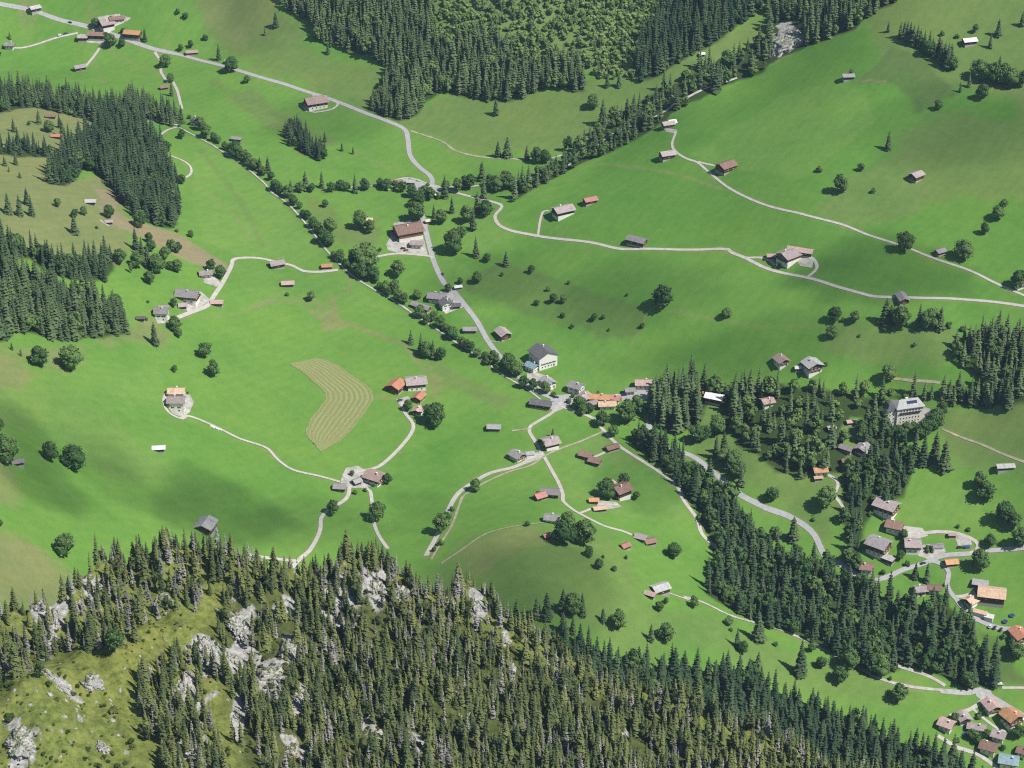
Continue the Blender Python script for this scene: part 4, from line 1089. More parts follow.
TALL = {(543, 360): 1.55, (177, 406): 1.5, (177, 396): 1.6, (621, 493): 1.2, (886, 509): 1.15, (878, 548): 1.25, (408, 233): 1.2, (1011, 720): 1.15, (162, 315): 1.2, (991, 596): 1.2, (576, 389): 1.2, (196, 122): 1.2}
def building(px, py, Lp, Wp, th, style, rc, label, dz=0.0, hf=1.0, lift=3.0):
    p = at(px, py + lift)[0]; s = mpp(p)
    L, W = Lp * s, Wp * s * (1.2 if style in 'cw' else 1.06); hf = TALL.get((px, py), 1.0); p[2] = float(hgt(p[0], p[1])) + dz
    th = rad(th)
    name, cat = dict(c=('chalet', 'chalet'), w=('house', 'house'), b=('barn', 'barn'), s=('hut', 'hut'), g=('garage', 'garage'), f=('shed', 'shed'))[style]
    t = empty(name, p, th); tag(t, label, cat)
    eave = dict(c=min(6.2, max(4.2, W * .46)), w=min(6.4, max(4.4, W * .5)), b=min(5.0, max(3.0, W * .45)), s=2.4, g=2.6, f=2.8)[style] * hf
    pitch = dict(c=.40, w=.46, b=.44, s=.5, g=.30, f=.05)[style]
    ov = dict(c=1.5, w=1.0, b=1.0, s=.6, g=.5, f=.3)[style]; ovx = ov * 1.05
    L -= 2 * ovx * .8; W -= 2 * ov * .8
    L = max(L, 3.0); W = max(W, 2.6)
    ridge = eave + pitch * W / 2
    rg = np.random.default_rng(int(px * 31 + py * 17))
    # which gable looks out to the valley side
    fs = 1 if math.sin(th) < 0 else -1
    if abs(math.sin(th)) < .15: fs = 1
    gable = [(-W / 2, 0), (W / 2, 0), (W / 2, eave), (0, ridge), (-W / 2, eave)]
    split = dict(c=2.7, w=1e9, b=0.7, s=.35, g=1e9, f=.3)[style]
    base_m = M_PLASTER if style in 'cwg' else M_STONE
    wall_m = M_TIMBER if rg.random() < .72 or style != 'c' else M_HONEY
    if split > 100:
        bm = bmesh.new(); add_prism(bm, [(-W / 2, -3.5), (W / 2, -3.5), (W / 2, eave), (0, ridge), (-W / 2, eave)], -L / 2, L / 2); done(bm, 'wall', M_PLASTER, t)
    else:
        bm = bmesh.new(); add_box(bm, -L / 2 + .06, L / 2 - .06, -W / 2 + .06, W / 2 - .06, -3.5, split + .05); done(bm, 'base', base_m, t)
        bm = bmesh.new(); add_prism(bm, [(-W / 2, split), (W / 2, split), (W / 2, eave), (0, ridge), (-W / 2, eave)], -L / 2, L / 2); done(bm, 'wall', wall_m, t)
    # roof: two tiled leaves with bargeboards' thickness
    bm = bmesh.new(); th_ = .28; e = W / 2 + ov; ze = eave - pitch * ov; g = .04
    add_prism(bm, [(-e, ze + g), (0, ridge + g), (e, ze + g), (e, ze + g + th_), (0, ridge + g + th_ * 1.1), (-e, ze + g + th_)], -L / 2 - ovx, L / 2 + ovx)
    rf = done(bm, 'roof', ROOF[rc], t)
    if style in 'cw' and W > 5:
        bm = bmesh.new(); cx = rg.uniform(-.25, .25) * L; cy = rg.choice([-1, 1]) * W * .12
        zt = ridge - abs(cy) * pitch
        add_box(bm, cx - .45, cx + .45, cy - .4, cy + .4, zt - .6, zt + 1.7); add_box(bm, cx - .6, cx + .6, cy - .55, cy + .55, zt + 1.702, zt + 1.9)
        done(bm, 'chimney', M_PLASTER, rf)
    fx = fs
    lo = (0 if fs > 0 else 1)
    if style in 'cw':
        nfront = max(2, int(W / 3.2)); ns = max(2, int(L / 4.2)); shut = style == 'w'
        windows_on(t, lo, L, W, 1.5, nfront, proud=0 if style == 'w' else -.06)
        if eave > 4.0: windows_on(t, lo, L, W, 3.95, nfront, shut=shut)
        windows_on(t, 2, L, W, 1.5, ns, proud=0 if style == 'w' else -.06)
        if eave > 4.4: windows_on(t, 2, L, W, 3.95, ns, shut=shut)
        bm = bmesh.new(); add_box(bm, -.05, .08, -.55, .55, 0, 2.1); d = done(bm, 'door', M_HONEY, t)
        d.location = (fx * (L / 2 - .02), W * .3, .05); d.rotation_euler = (0, 0, 0 if fx > 0 else math.pi)
        if style == 'c':
            bm = bmesh.new(); add_box(bm, 0, 1.25, -W * .46, W * .46, 0, .14); add_box(bm, 1.15, 1.25, -W * .46, W * .46, .142, 1.0)
            for y in (-1, 1): add_box(bm, 0.02, 1.148, y * W * .46 - .05, y * W * .46 + .05, .142, 1.0)
            d = done(bm, 'balcony', M_HONEY if wall_m is M_TIMBER else M_TIMBER, t)
            d.location = (fx * L / 2, 0, 2.62); d.rotation_euler = (0, 0, 0 if fx > 0 else math.pi)
    elif style in 'bsg':
        w = min(3.0, W * .4) if style != 's' else 1.0; h = min(2.9, eave - .3) if style != 's' else 1.8
        bm = bmesh.new(); add_box(bm, -.04, .07, -w / 2, w / 2, 0, h); add_box(bm, .072, .1, -.05, .05, 0, h)
        d = done(bm, 'door', M_HONEY if style != 'g' else M_FRAME, t)
        d.location = (fx * L / 2, 0, .05); d.rotation_euler = (0, 0, 0 if fx > 0 else math.pi)
        if style == 'b' and W > 6:
            windows_on(t, 2, L, W, eave * .62, max(1, int(L / 6)), .9, .7)
    return t

HOUSES = """35,8,11,8,35,b,l|pale grey roofed barn beside the main road at the far top left
10,45,10,7,0,c,g|small grey roofed house with a white gable at the end of its lane
107,25,14,12,-150,c,m|mauve chalet with a dark gable in the roadside farm at top left
117,19,15,8,20,c,r|brown roofed house behind the mauve chalet of the roadside farm
83,37,10,8,0,b,m|mauve barn end of the long roadside farm building
97,35,17,9,-5,b,r|long brown barn between the main road and its field lane
133,34,17,10,-12,b,o|bright orange roofed barn beside the main road at top left
80,67,12,8,28,b,g|grey barn alone at the end of a short straight field lane
192,51,12,6,10,s,n|small pinkish cabin just above the main road
229,60,8,5,0,s,l|tiny pale shed behind the big leafy tree by the main road
164,86,8,6,20,s,r|little brown cabin at the bend of the narrow white lane
196,122,9,8,70,w,d|white fronted house among the stream trees at upper left
237,138,11,6,-15,b,g|grey hut in the meadow beside the upper stream trees
51,115,10,6,0,s,r|small brown hut at the upper edge of the west pasture
57,135,11,6,-5,s,t|small rust red hut on the west pasture below the brown hut
91,201,11,7,0,b,l|pale barn with a white front above the brown scree field
109,221,8,5,10,s,m|small mauve hut under a round tree by the scree field
206,274,13,9,12,c,m|mauve chalet at the lower tip of the brown scree field
188,297,23,14,-10,c,g|large weathered grey chalet in the hillside farm on the left
183,305,9,8,10,b,m|small mauve outbuilding tucked below the large grey farm chalet
217,302,13,8,0,b,n|pinkish roofed shed across the lane from the large grey farm chalet
162,315,14,12,0,w,g|white fronted house with a grey roof at the end of the farm lane
164,307,11,6,0,b,m|mauve annex just behind the white fronted lane-end house
141,318,9,5,0,b,d|little dark grey barn beside the white fronted lane-end house
122,326,5,5,20,s,e|tiny beige hut at the tip of the left hillside wood
277,264,15,10,24,b,m|mauve barn on the lane leading to the stream trees
327,265,11,7,5,s,o|small orange hut where the lane meets the stream trees
288,283,13,8,5,b,n|pinkish barn with a pale front in the meadow below the lane
177,396,17,10,0,w,p|white house with a peach roof inside the looping driveway
177,406,18,12,0,w,m|mauve roofed white house joined below the peach roofed house in the looping driveway
159,448,13,7,5,b,w|small white roofed barn alone on the left meadow
18,462,13,8,20,b,g|grey barn half hidden by dark trees at the left edge
206,527,20,18,75,b,l|large pale grey barn just behind the crest of the rocky spur
375,479,19,15,-30,c,n|large pinkish chalet at the meeting point of five white lanes
357,481,9,8,35,b,l|pale grey shed beside the large pinkish lane-junction chalet
340,487,13,10,-5,b,g|grey barn on the outer edge of the lane-junction farm
396,387,17,15,62,b,t|rust red barn roof with a pale edge in the hay field farm
416,384,21,15,10,c,m|biggest mauve chalet of the farm beside the hay field
419,397,14,10,65,b,t|red brown annex in front of the hay field farm's big chalet
418,411,11,9,70,c,n|small pinkish house under the leafy trees of the hay field farm
494,427,14,9,-4,b,l|pale grey barn alone on the open meadow below the village
408,233,28,19,-158,c,r|very large brown chalet in the gravel yard beside the main road
417,244,13,8,-5,c,m|mauve annex in front of the very large brown chalet
369,219,8,7,0,s,p|little peach hut between two dark trees in the upper meadow
428,220,6,5,20,s,e|small beige shed across the main road from the gravel yard
395,181,17,6,-6,b,r|long low brown shed beside the upper stream bridge
411,181,9,7,-5,b,l|pale roofed shed next to the long low brown shed
424,190,9,8,30,c,g|grey house below the bend at the stream bridge
434,194,7,8,80,s,e|small beige hut right of the stream bridge
421,306,22,8,-35,b,g|long grey barn in the hamlet beside the main road
437,298,18,11,-12,c,g|grey chalet in the middle of the hamlet beside the main road
446,305,11,11,-65,w,d|dark roofed white house in the hamlet beside the main road
456,305,9,7,10,b,d|small dark barn on the road edge of the hamlet
458,286,8,5,15,s,w|small white shed above the hamlet across the main road
470,329,14,8,0,b,g|grey barn between the stream trees and the main road
503,334,16,12,-62,b,m|mauve barn alone in the meadow right of the main road
543,360,23,19,-60,w,d|largest white house of the village with a broad dark roof
532,367,13,9,-40,w,b|blue grey roofed wing beside the village's largest white house
541,404,22,11,-16,b,d|long dark roofed barn at the village road fork
576,389,15,11,-30,w,g|white house with a grey roof at the upper edge of the village
584,397,12,10,60,c,m|mauve house between the white house and the orange roofs of the village
599,398,22,9,-5,c,o|long orange roofed house in the middle of the village
607,405,18,9,4,c,p|peach roofed house in front of the long orange village roof
645,384,20,10,0,c,n|pinkish roofed inn on the village street by the dark spruces
714,398,18,12,-22,b,w|flat looking white roofed barn beside the tall spruces
706,392,9,6,20,s,t|rust red hut behind the white roofed barn by the spruces
767,402,13,10,20,c,n|pinkish house deep inside the woodland below the right meadow
781,361,14,11,-62,c,n|pinkish chalet at the upper edge of the woodland
812,367,16,15,-65,c,l|white roofed chalet at the upper edge of the woodland
798,367,7,6,0,s,w|tiny white shed between the two chalets at the wood's upper edge
550,444,17,14,-155,c,m|mauve house beside the lane crossing below the village
517,456,14,11,-45,c,g|grey house on the diagonal lane below the village
530,453,9,7,10,g,l|pale garage beside the grey house on the diagonal lane
586,455,14,10,-25,b,r|upper half of the pair of joined brown barns below the village
595,461,13,10,-25,b,r|lower half of the pair of joined brown barns below the village
612,447,14,8,28,b,r|brown barn near the gorge lane below the village
550,493,19,12,-6,b,g|large grey barn inside the lane's sharp bend
540,496,12,10,30,b,k|salmon red shed joined to the large grey barn at the lane's bend
621,493,18,15,-145,c,r|brown chalet with a white gable on the knoll meadow
613,484,10,9,-50,b,e|beige wing behind the brown chalet on the knoll meadow
594,500,10,7,0,b,o|orange shed beside the drive of the knoll chalet
600,508,14,7,12,b,p|peach shed along the drive of the knoll chalet
641,537,13,9,-25,b,m|mauve half of the joined barns at the end of the curving lane
650,541,12,9,20,b,r|brown half of the joined barns at the end of the curving lane
625,545,10,8,35,s,k|small salmon red hut below the end of the curving lane
552,519,15,10,-10,c,g|grey chalet on the shaded knoll beside the dark trees
547,535,9,7,30,s,k|small salmon red hut on the shaded knoll
574,535,8,9,60,b,l|pale grey hut hidden between the knoll's two big trees
660,589,18,13,28,b,l|large pale grey barn on the knoll slope near the forest
650,594,12,7,-28,b,n|pinkish lean-to on the front of the large pale knoll barn
668,124,13,9,20,b,m|mauve barn at the top end of the upper lane
672,121,8,8,20,s,w|white roofed shed joined to the topmost barn of the upper lane
667,155,15,11,20,b,m|mauve barn by the fork of the upper lane
726,167,19,14,38,b,r|brown barn at the side spur of the upper lane
702,53,6,5,0,s,w|tiny white hut on the clearing beside the gorge wood
582,142,9,5,-10,s,m|small mauve hut beside the stream path at the top of the valley
563,212,21,13,-152,c,m|mauve chalet at the head of the short spur off the long lane
590,200,14,9,25,b,k|salmon red barn above the mauve chalet on the deep green slope
637,241,20,11,-30,b,g|grey barn with a red corner right beside the long lane
789,257,23,16,-142,c,m|large mauve chalet in the slope farm with the looped drive
800,251,26,10,-20,b,n|long pinkish barn at the back of the slope farm
771,255,9,7,0,s,n|small pinkish shed at the near end of the slope farm
848,76,12,8,5,b,g|small grey barn high on the deep green slope
969,41,14,9,15,b,w|white roofed barn on the pasture at the top right
916,176,14,11,-140,b,m|mauve barn with a dark gable on the upper right pasture
940,251,11,8,30,b,g|little grey barn just above the upper lane on the right slope
902,298,17,10,-80,b,g|grey barn standing across the long lane on the right slope
1020,284,13,9,20,c,k|salmon red house at the right edge among trees
862,449,15,11,55,c,g|grey chalet below the hotel lawn
846,448,14,8,-35,b,g|long grey shed beside the chalet below the hotel lawn
845,460,9,7,20,s,r|brown hut in the trees below the hotel lawn sheds
820,471,14,9,8,c,o|orange roofed cottage at the edge of the bench meadow
818,477,9,5,8,s,p|little peach shed in front of the orange roofed cottage
831,427,9,7,20,s,m|mauve hut beside the hotel lawn
851,421,10,6,10,s,n|pinkish hut on the drive to the hotel
1005,466,18,8,6,b,l|long pale barn on the right hand meadow
886,509,23,16,-35,c,m|topmost mauve chalet of the chalet row beside the wood
894,527,17,12,-22,c,r|red brown house in the chalet row beside the wood
878,548,22,17,-36,c,g|biggest grey chalet in the row beside the wood
888,558,13,9,-36,f,l|flat roofed grey garage in front of the biggest grey chalet
912,546,16,14,-4,c,m|mauve house with a deep roof facing the lower road
937,546,12,7,5,g,g|grey garage on the pale forecourt inside the road loop
866,568,14,11,-8,c,r|brown house lowest in the row beside the wood
951,562,13,9,8,b,o|orange roofed barn at the fork of the lower road
952,534,8,5,0,s,n|small pinkish shelter on the inner bend of the road loop
991,596,27,19,-12,b,p|very large peach roofed building at lower right
971,601,14,11,-142,c,p|peach chalet with a white gable beside the very large peach building
980,612,14,6,-25,g,p|low peach garage below the very large peach building
989,616,9,7,-25,g,w|small white garage beside the red parked car
980,583,16,10,-15,f,l|flat pale shed behind the very large peach building
1019,636,19,13,-70,c,t|rust red chalet on the bank at the right edge
920,590,12,10,10,c,m|mauve house behind the forest edge near the lower road
934,589,14,8,-8,c,r|brown house next to the drive behind the forest edge
991,707,17,13,-70,c,n|pinkish house topmost in the lower village
1011,720,17,16,-60,c,o|bright orange roofed house of the lower village
963,718,14,11,-75,c,m|mauve house nearest the forest in the lower village
946,725,15,12,-32,c,n|pinkish house at the forest edge of the lower village
976,728,18,9,-15,c,m|long mauve house in the middle of the lower village
998,736,14,10,-25,c,m|mauve house below the orange roof of the lower village
988,748,17,12,-25,c,r|red brown house on the lower village street
1008,762,19,13,-15,c,b|blue grey roofed house at the bottom of the lower village
1023,752,13,10,-25,c,r|brown house cut by the picture edge in the lower village
316,103,22,15,22,c,n|large pinkish house in its garden loop beside the main road
548,383,15,10,-55,w,l|pale roofed white house just below the largest white house of the village
592,404,11,7,25,c,m|small mauve house squeezed in below the long orange village roof
616,399,10,8,-25,c,k|salmon red roofed house at the right end of the orange village roofs
630,391,11,7,10,c,g|small grey roofed house on the village street left of the inn
190,-4,12,8,10,b,n|barn cut by the top edge of the picture""".split('\n')
for ln in HOUSES[:-1]:
    a, lab = ln.split('|'); f = a.split(',')
    building(*[float(v) for v in f[:5]], f[5], f[6], lab)

# the hotel on its terrace: a long five storey block with a mansard tower
def hotel():
    p = at(906, 419)[0]; s = mpp(p)
    L, W = 27 * s, 15 * s; th = rad(15)
    t = empty('hotel', p, th); tag(t, 'long pale multi-storey hotel with a grey roof and a dark mansard tower', 'hotel')
    M_W = speckled('cream_render', (0.60, 0.56, 0.49), (0.72, 0.69, 0.62), 0.4)
    eave = 13.2
    bm = bmesh.new(); add_box(bm, -L / 2, L / 2, -W / 2, W / 2, -5, eave); done(bm, 'wall', M_W, t)
    bm = bmesh.new()
    e = 1.2; h = 4.6; v = [bm.verts.new(c) for c in ((-L / 2 - e, -W / 2 - e, eave), (L / 2 + e, -W / 2 - e, eave), (L / 2 + e, W / 2 + e, eave), (-L / 2 - e, W / 2 + e, eave), (-L / 2 + W * .3, 0, eave + h), (L / 2 - W * .3, 0, eave + h))]
    w = [bm.verts.new(q.co + Vector((0, 0, .35))) for q in v[:4]]
    for q in ((v[3], v[2], v[1], v[0]), (v[0], v[1], w[1], w[0]), (v[1], v[2], w[2], w[1]), (v[2], v[3], w[3], w[2]), (v[3], v[0], w[0], w[3]), (w[0], w[1], v[5], v[4]), (w[1], w[2], v[5]), (w[2], w[3], v[4], v[5]), (w[3], w[0], v[4])): bm.faces.new(q)
    rf = done(bm, 'roof', ROOF['l'], t)
    bm = bmesh.new(); add_box(bm, -1, 1, 1.5, 3.2, eave + .6, eave + 4.2); done(bm, 'chimney', M_PLASTER, rf)
    bm = bmesh.new(); k = h / (W / 2 + e)
    y0, y1 = -W * .34, -W * .16
    a = [bm.verts.new((x, y, eave + .45 + (W / 2 + e + y) * k * .93 + dz)) for dz in (0, .12) for x, y in ((-2, y0), (L * .30, y0), (L * .30, y1), (-2, y1))]
    for q in ((3, 2, 1, 0), (4, 5, 6, 7), (0, 1, 5, 4), (1, 2, 6, 5), (2, 3, 7, 6), (3, 0, 4, 7)): bm.faces.new([a[i] for i in q])
    mp, nt, b = new_mat('solar_cells', 0.2, 0.5); b.inputs['Base Color'].default_value = (0.02, 0.03, 0.08, 1); done(bm, 'solar_panel', mp, rf)
    for fl in range(4):
        z = 1.7 + 3.0 * fl
        windows_on(t, 2, L, W, z, 7, 1.1, 1.5); windows_on(t, 0, L, W, z, 4, 1.1, 1.6)
    for fl in (3,):
        bm = bmesh.new(); add_box(bm, -L * .42, L * .42, -W / 2 - 1.2, -W / 2 - .003, 3.0 * fl + .2, 3.0 * fl + .38); add_box(bm, -L * .42, L * .42, -W / 2 - 1.2, -W / 2 - 1.1, 3.0 * fl + .382, 3.0 * fl + 1.2)
        done(bm, 'balcony', M_TIMBER if fl == 3 else M_FRAME, t)
    # tower
    x0, x1, y0, y1 = -L / 2 - 7.5, -L / 2 - .02, -W * .38, W * .42
    bm = bmesh.new(); add_box(bm, x0, x1, y0, y1, -5, 11.5); tw = done(bm, 'tower', M_W, t)
    bm = bmesh.new(); o = .5; i = 1.7
    A = [bm.verts.new(c) for c in ((x0 - o, y0 - o, 11.5), (x1 + o, y0 - o, 11.5), (x1 + o, y1 + o, 11.5), (x0 - o, y1 + o, 11.5))]
    B = [bm.verts.new(c) for c in ((x0 + i, y0 + i, 16.2), (x1 - i, y0 + i, 16.2), (x1 - i, y1 - i, 16.2), (x0 + i, y1 - i, 16.2))]
    T = bm.verts.new(((x0 + x1) / 2, (y0 + y1) / 2, 17.6)); bm.faces.new(A[::-1])
    for q in range(4):
        r_ = (q + 1) % 4; bm.faces.new((A[q], A[r_], B[r_], B[q])); bm.faces.new((B[q], B[r_], T))
    done(bm, 'mansard', ROOF['d'], tw)
    me = window_mesh(1.1, 1.6, False)
    for fl in range(4):
        for y in (-.25, .05, .3): put(me, 'window', tw, (x0, y * W, 1.7 + 3 * fl), math.pi)
        for q in (.3, .7): put(me, 'window', tw, (x0 + (x1 - x0) * q, y0, 1.7 + 3 * fl), -math.pi / 2)
hotel()

# ------------------------------------------------------------------ vehicles and small things
def paint(name, c):
    m, nt, b = new_mat(name, 0.3, 0.5); b.inputs['Base Color'].default_value = (*c, 1); b.inputs['Coat Weight'].default_value = 0.5; return m
M_TYRE, _nt, _b = new_mat('tyre', 0.9, 0.1); _b.inputs['Base Color'].default_value = (0.02, 0.02, 0.02, 1)
M_RIM, _nt, _b = new_mat('rim', 0.35, 0.5); _b.inputs['Base Color'].default_value = (0.5, 0.5, 0.52, 1); _b.inputs['Metallic'].default_value = 0.8
CAR_PARTS = {}
def wheel_mesh():
    bm = bmesh.new()
    bmesh.ops.create_cone(bm, cap_ends=True, segments=14, radius1=.33, radius2=.33, depth=.22, matrix=Matrix.Rotation(math.pi / 2, 4, 'X'))
    me = bpy.data.meshes.new('wheel'); bm.to_mesh(me); bm.free(); me.materials.append(M_TYRE)
    bm = bmesh.new(); bmesh.ops.create_cone(bm, cap_ends=True, segments=10, radius1=.2, radius2=.2, depth=.235, matrix=Matrix.Rotation(math.pi / 2, 4, 'X'))
    m2 = bpy.data.meshes.new('rim'); bm.to_mesh(m2); bm.free(); m2.materials.append(M_RIM)
    return me, m2
WHEEL, RIMM = wheel_mesh()
def car(px, py, th, col, label, group=None, van=False):
    p = at(px, py)[0]
    t = empty('van' if van else 'car', (p[0], p[1], p[2] + .2), rad(th)); tag(t, label, 'van' if van else 'car', group)
    h = 1.9 if van else .92
    prof = [(-2.1, .3), (2.1, .3), (2.15, .62), (1.95, .85), (1.1, h), (-1.9, h), (-2.15, .8)]
    bm = bmesh.new()
    a = [bm.verts.new((x, -.84, z)) for x, z in prof]; b = [bm.verts.new((x, .84, z)) for x, z in prof]
    n = len(prof)
    for i in range(n): bm.faces.new((a[i], a[(i + 1) % n], b[(i + 1) % n], b[i]))
    bm.faces.new(a[::-1]); bm.faces.new(b)
    bmesh.ops.bevel(bm, geom=bm.edges[:], offset=.07, segments=2, affect='EDGES')
    body = done(bm, 'body', paint('car_paint', col), t)
    if not van:
        bm = bmesh.new()
        lo = [bm.verts.new(c) for c in ((-1.75, -.76, .9), (.95, -.76, .9), (.95, .76, .9), (-1.75, .76, .9))]
        hi = [bm.verts.new(c) for c in ((-1.35, -.62, 1.42), (.25, -.62, 1.42), (.25, .62, 1.42), (-1.35, .62, 1.42))]
        for q in range(4): bm.faces.new((lo[q], lo[(q + 1) % 4], hi[(q + 1) % 4], hi[q]))
        bm.faces.new(hi); bm.faces.new(lo[::-1]); done(bm, 'windows', M_GLASS, t)
        bm = bmesh.new(); add_box(bm, -1.33, .22, -.6, .6, 1.422, 1.47); done(bm, 'roof', body.data.materials[0], t)
    else:
        bm = bmesh.new(); add_box(bm, 1.35, 1.62, -.72, .72, 1.15, 1.55); done(bm, 'windscreen', M_GLASS, t)
    for x in (-1.35, 1.35):
        for y in (-.78, .78):
            w = put(WHEEL, 'wheel', t, (x, y, .33), 0); put(RIMM, 'rim', w, (0, 0, 0), 0)
CARS = """923,564,20,.03,.035,.05|dark car driving on the lower road beside the orange barn
960,548,5,.03,.03,.035|black car parked on the verge inside the road loop
967,548,5,.05,.10,.42|blue van parked beside the black car inside the road loop|v
987,619,0,.45,.02,.03|red car parked at the white garage at lower right
990,627,60,.7,.7,.72|white car in the row parked near the rust red chalet
995,628,60,.04,.05,.08|dark car between two cars in the row near the rust red chalet
1001,630,60,.03,.03,.03|black car last in the row near the rust red chalet
70,23,-14,.03,.03,.035|dark car on the main road at the far top left
60,36,25,.6,.6,.6|white van on the lane to the grey roofed house at top left|v
66,34,25,.05,.06,.1|dark car behind the white van on the lane at top left
443,275,-60,.03,.03,.04|dark car pulled onto the verge above the hamlet
556,398,5,.04,.04,.06|dark car parked at the village road fork
403,249,20,.03,.03,.04|black car in the yard below the very large brown chalet
406,251,20,.35,.03,.03|red car in the yard below the very large brown chalet
452,302,-30,.65,.65,.66|white car parked in the hamlet yard
1021,719,-40,.7,.7,.7|white car parked beside the bright orange roofed house
1000,685,0,.75,.75,.75|white van standing by the trees above the lower village|v
988,684,0,.7,.7,.72|white car standing by the trees above the lower village
400,401,30,.06,.08,.16|dark blue car on the lane into the hay field farm
652,395,10,.5,.5,.52|silver car parked in front of the village inn
734,565,-55,.4,.05,.04|red van on the gorge lane between the trees|v""".split('\n')
for ln in CARS:
    f = ln.split('|'); v = [float(x) for x in f[0].split(',')]
    car(v[0], v[1], v[2], tuple(v[3:6]), f[1], None, len(f) > 2)

# wrapped bales along the lane
def bale_mesh():
    bm = bmesh.new(); bmesh.ops.create_cone(bm, cap_ends=True, segments=18, radius1=.75, radius2=.75, depth=1.25, matrix=Matrix.Rotation(math.pi / 2, 4, 'X') @ Matrix.Translation((0, 0, 0)))
    bmesh.ops.bevel(bm, geom=[e for e in bm.edges if len(e.link_faces) == 2 and any(len(f.verts) > 4 for f in e.link_faces)], offset=.15, segments=2, affect='EDGES')
    me = bpy.data.meshes.new('hay_bale'); bm.to_mesh(me); bm.free()
    m = speckled('bale_wrap', (.66, .67, .66), (.80, .80, .79), 2.0, .35, .4); me.materials.append(m); return me
BALE = bale_mesh()
for i, (x, y) in enumerate(((211, 427), (213, 428), (214.5, 428.6), (216.5, 429.4), (218.5, 430), (221, 430.6))):
    p = at(x, y)[0]; o = bpy.data.objects.new('hay_bale', BALE); COL.objects.link(o); o.location = (p[0], p[1], p[2] + .7); o.rotation_euler = (0, 0, i * .9)
    tag(o, 'white wrapped hay bale in the row beside the driveway lane', 'hay bale', 'bales beside the driveway lane')

def trampoline(px, py, label):
    p = at(px, py)[0]; t = empty('trampoline', p); tag(t, label, 'trampoline')
    bm = bmesh.new(); bmesh.ops.create_circle(bm, cap_ends=True, segments=24, radius=1.75)
    for v in bm.verts: v.co.z = .82
    m, nt, b = new_mat('jumping_mat', .7, .2); b.inputs['Base Color'].default_value = (.03, .05, .12, 1); done(bm, 'mat', m, t)
    bm = bmesh.new()
    for k in range(24):
        a0, a1 = k * math.tau / 24, (k + 1) * math.tau / 24
        q = [(r * math.cos(a), r * math.sin(a), z) for z in (.80, .9) for r, a in ((1.76, a0), (1.76, a1), (2.1, a1), (2.1, a0))]
        vv = [bm.verts.new(c) for c in q]
        for f in ((4, 5, 6, 7), (3, 2, 1, 0), (2, 3, 7, 6), (0, 1, 5, 4)): bm.faces.new([vv[i] for i in f])
    m, nt, b = new_mat('pad_blue', .6, .2); b.inputs['Base Color'].default_value = (.05, .14, .30, 1); done(bm, 'rim', m, t)
    for k in range(6):
        a = k * math.tau / 6; bm = bmesh.new(); add_box(bm, -.04, .04, -.04, .04, -.6, .8); d = done(bm, 'leg', M_RIM, t); d.location = (1.9 * math.cos(a), 1.9 * math.sin(a), 0)
trampoline(1005, 622, 'dark blue trampoline on the lawn below the very large peach building')
trampoline(965, 735, 'blue trampoline in the garden of the lower village')
trampoline(1012, 616, 'trampoline nearer the trees on the lawn below the very large peach building')
# ------------------------------------------------------------------ single trees
CROWN_S = [tint_mesh('crown', spruce_geo(200 + s, 20, 3.9 + .5 * (s % 3), 15, 11), M_SPRUCE) for s in range(6)]
CROWN_B = [tint_mesh('crown', leafy_geo(220 + s, 14, 5.6 + .4 * (s % 3), 8, 560, .62), M_LEAF) for s in range(7)]
CROWN_P = [tint_mesh('crown', leafy_geo(240 + s, 18, 3.6, 8, 460, .62, .1, .7), M_LEAF) for s in range(3)]
CROWN_U = [tint_mesh('foliage', leafy_geo(260 + s, 4.0, 2.3, 5, 220, .42, .0), M_LEAF) for s in range(4)]
def stem_me(h, r0, limbs, seed):
    V, Fq = stem_geo(h, r0, limbs, seed); me = mesh_np('trunk', V, Fq); me.materials.append(M_BARK); return me
STEM_S = stem_me(18, .38, 0, 1); STEM_B = stem_me(8, .48, 4, 2); STEM_U = stem_me(2.2, .16, 3, 3)
LABELS = {}
def tree(px, py, kind, hp, label, group=None):
    p = at(px, py)[0]
    d = math.sqrt(p[0] ** 2 + p[1] ** 2 + (p[2] - CAM_Z) ** 2)
    cosd = math.hypot(p[0], p[1]) / d
    r = np.random.default_rng(int(px * 7 + py * 13))
    if kind == 's': h = hp * mpp(p) / cosd; me = CROWN_S[r.integers(6)]; st, k0, nm, cat = STEM_S, 20, 'spruce_tree', 'spruce'
    elif kind == 'p': h = hp * mpp(p) / cosd; me = CROWN_P[r.integers(3)]; st, k0, nm, cat = STEM_B, 18, 'poplar_tree', 'tree'
    elif kind == 'b': h = 1.12 * hp * mpp(p) / (cosd * .9 + .22); me = CROWN_B[r.integers(7)]; st, k0, nm, cat = STEM_B, 14, 'broadleaf_tree', 'tree'
    else: h = hp * mpp(p) / (cosd + .35); me = CROWN_U[r.integers(4)]; st, k0, nm, cat = STEM_U, 4.2, 'bush', 'bush'
    s = h / k0; w = s * r.uniform(.9, 1.12)
    t = empty(nm, p, r.random() * 6.28); t.scale = (w, w, s); tag(t, label, cat, group)
    put(st, 'trunk', t, (0, 0, 0), 0); put(me, 'foliage' if kind == 'u' else 'crown', t, (0, 0, 0), 0)
    LABELS.setdefault(label, set()).add(group)
KW = dict(s='spruce', b='leafy tree', p='slender tree', u='bush')
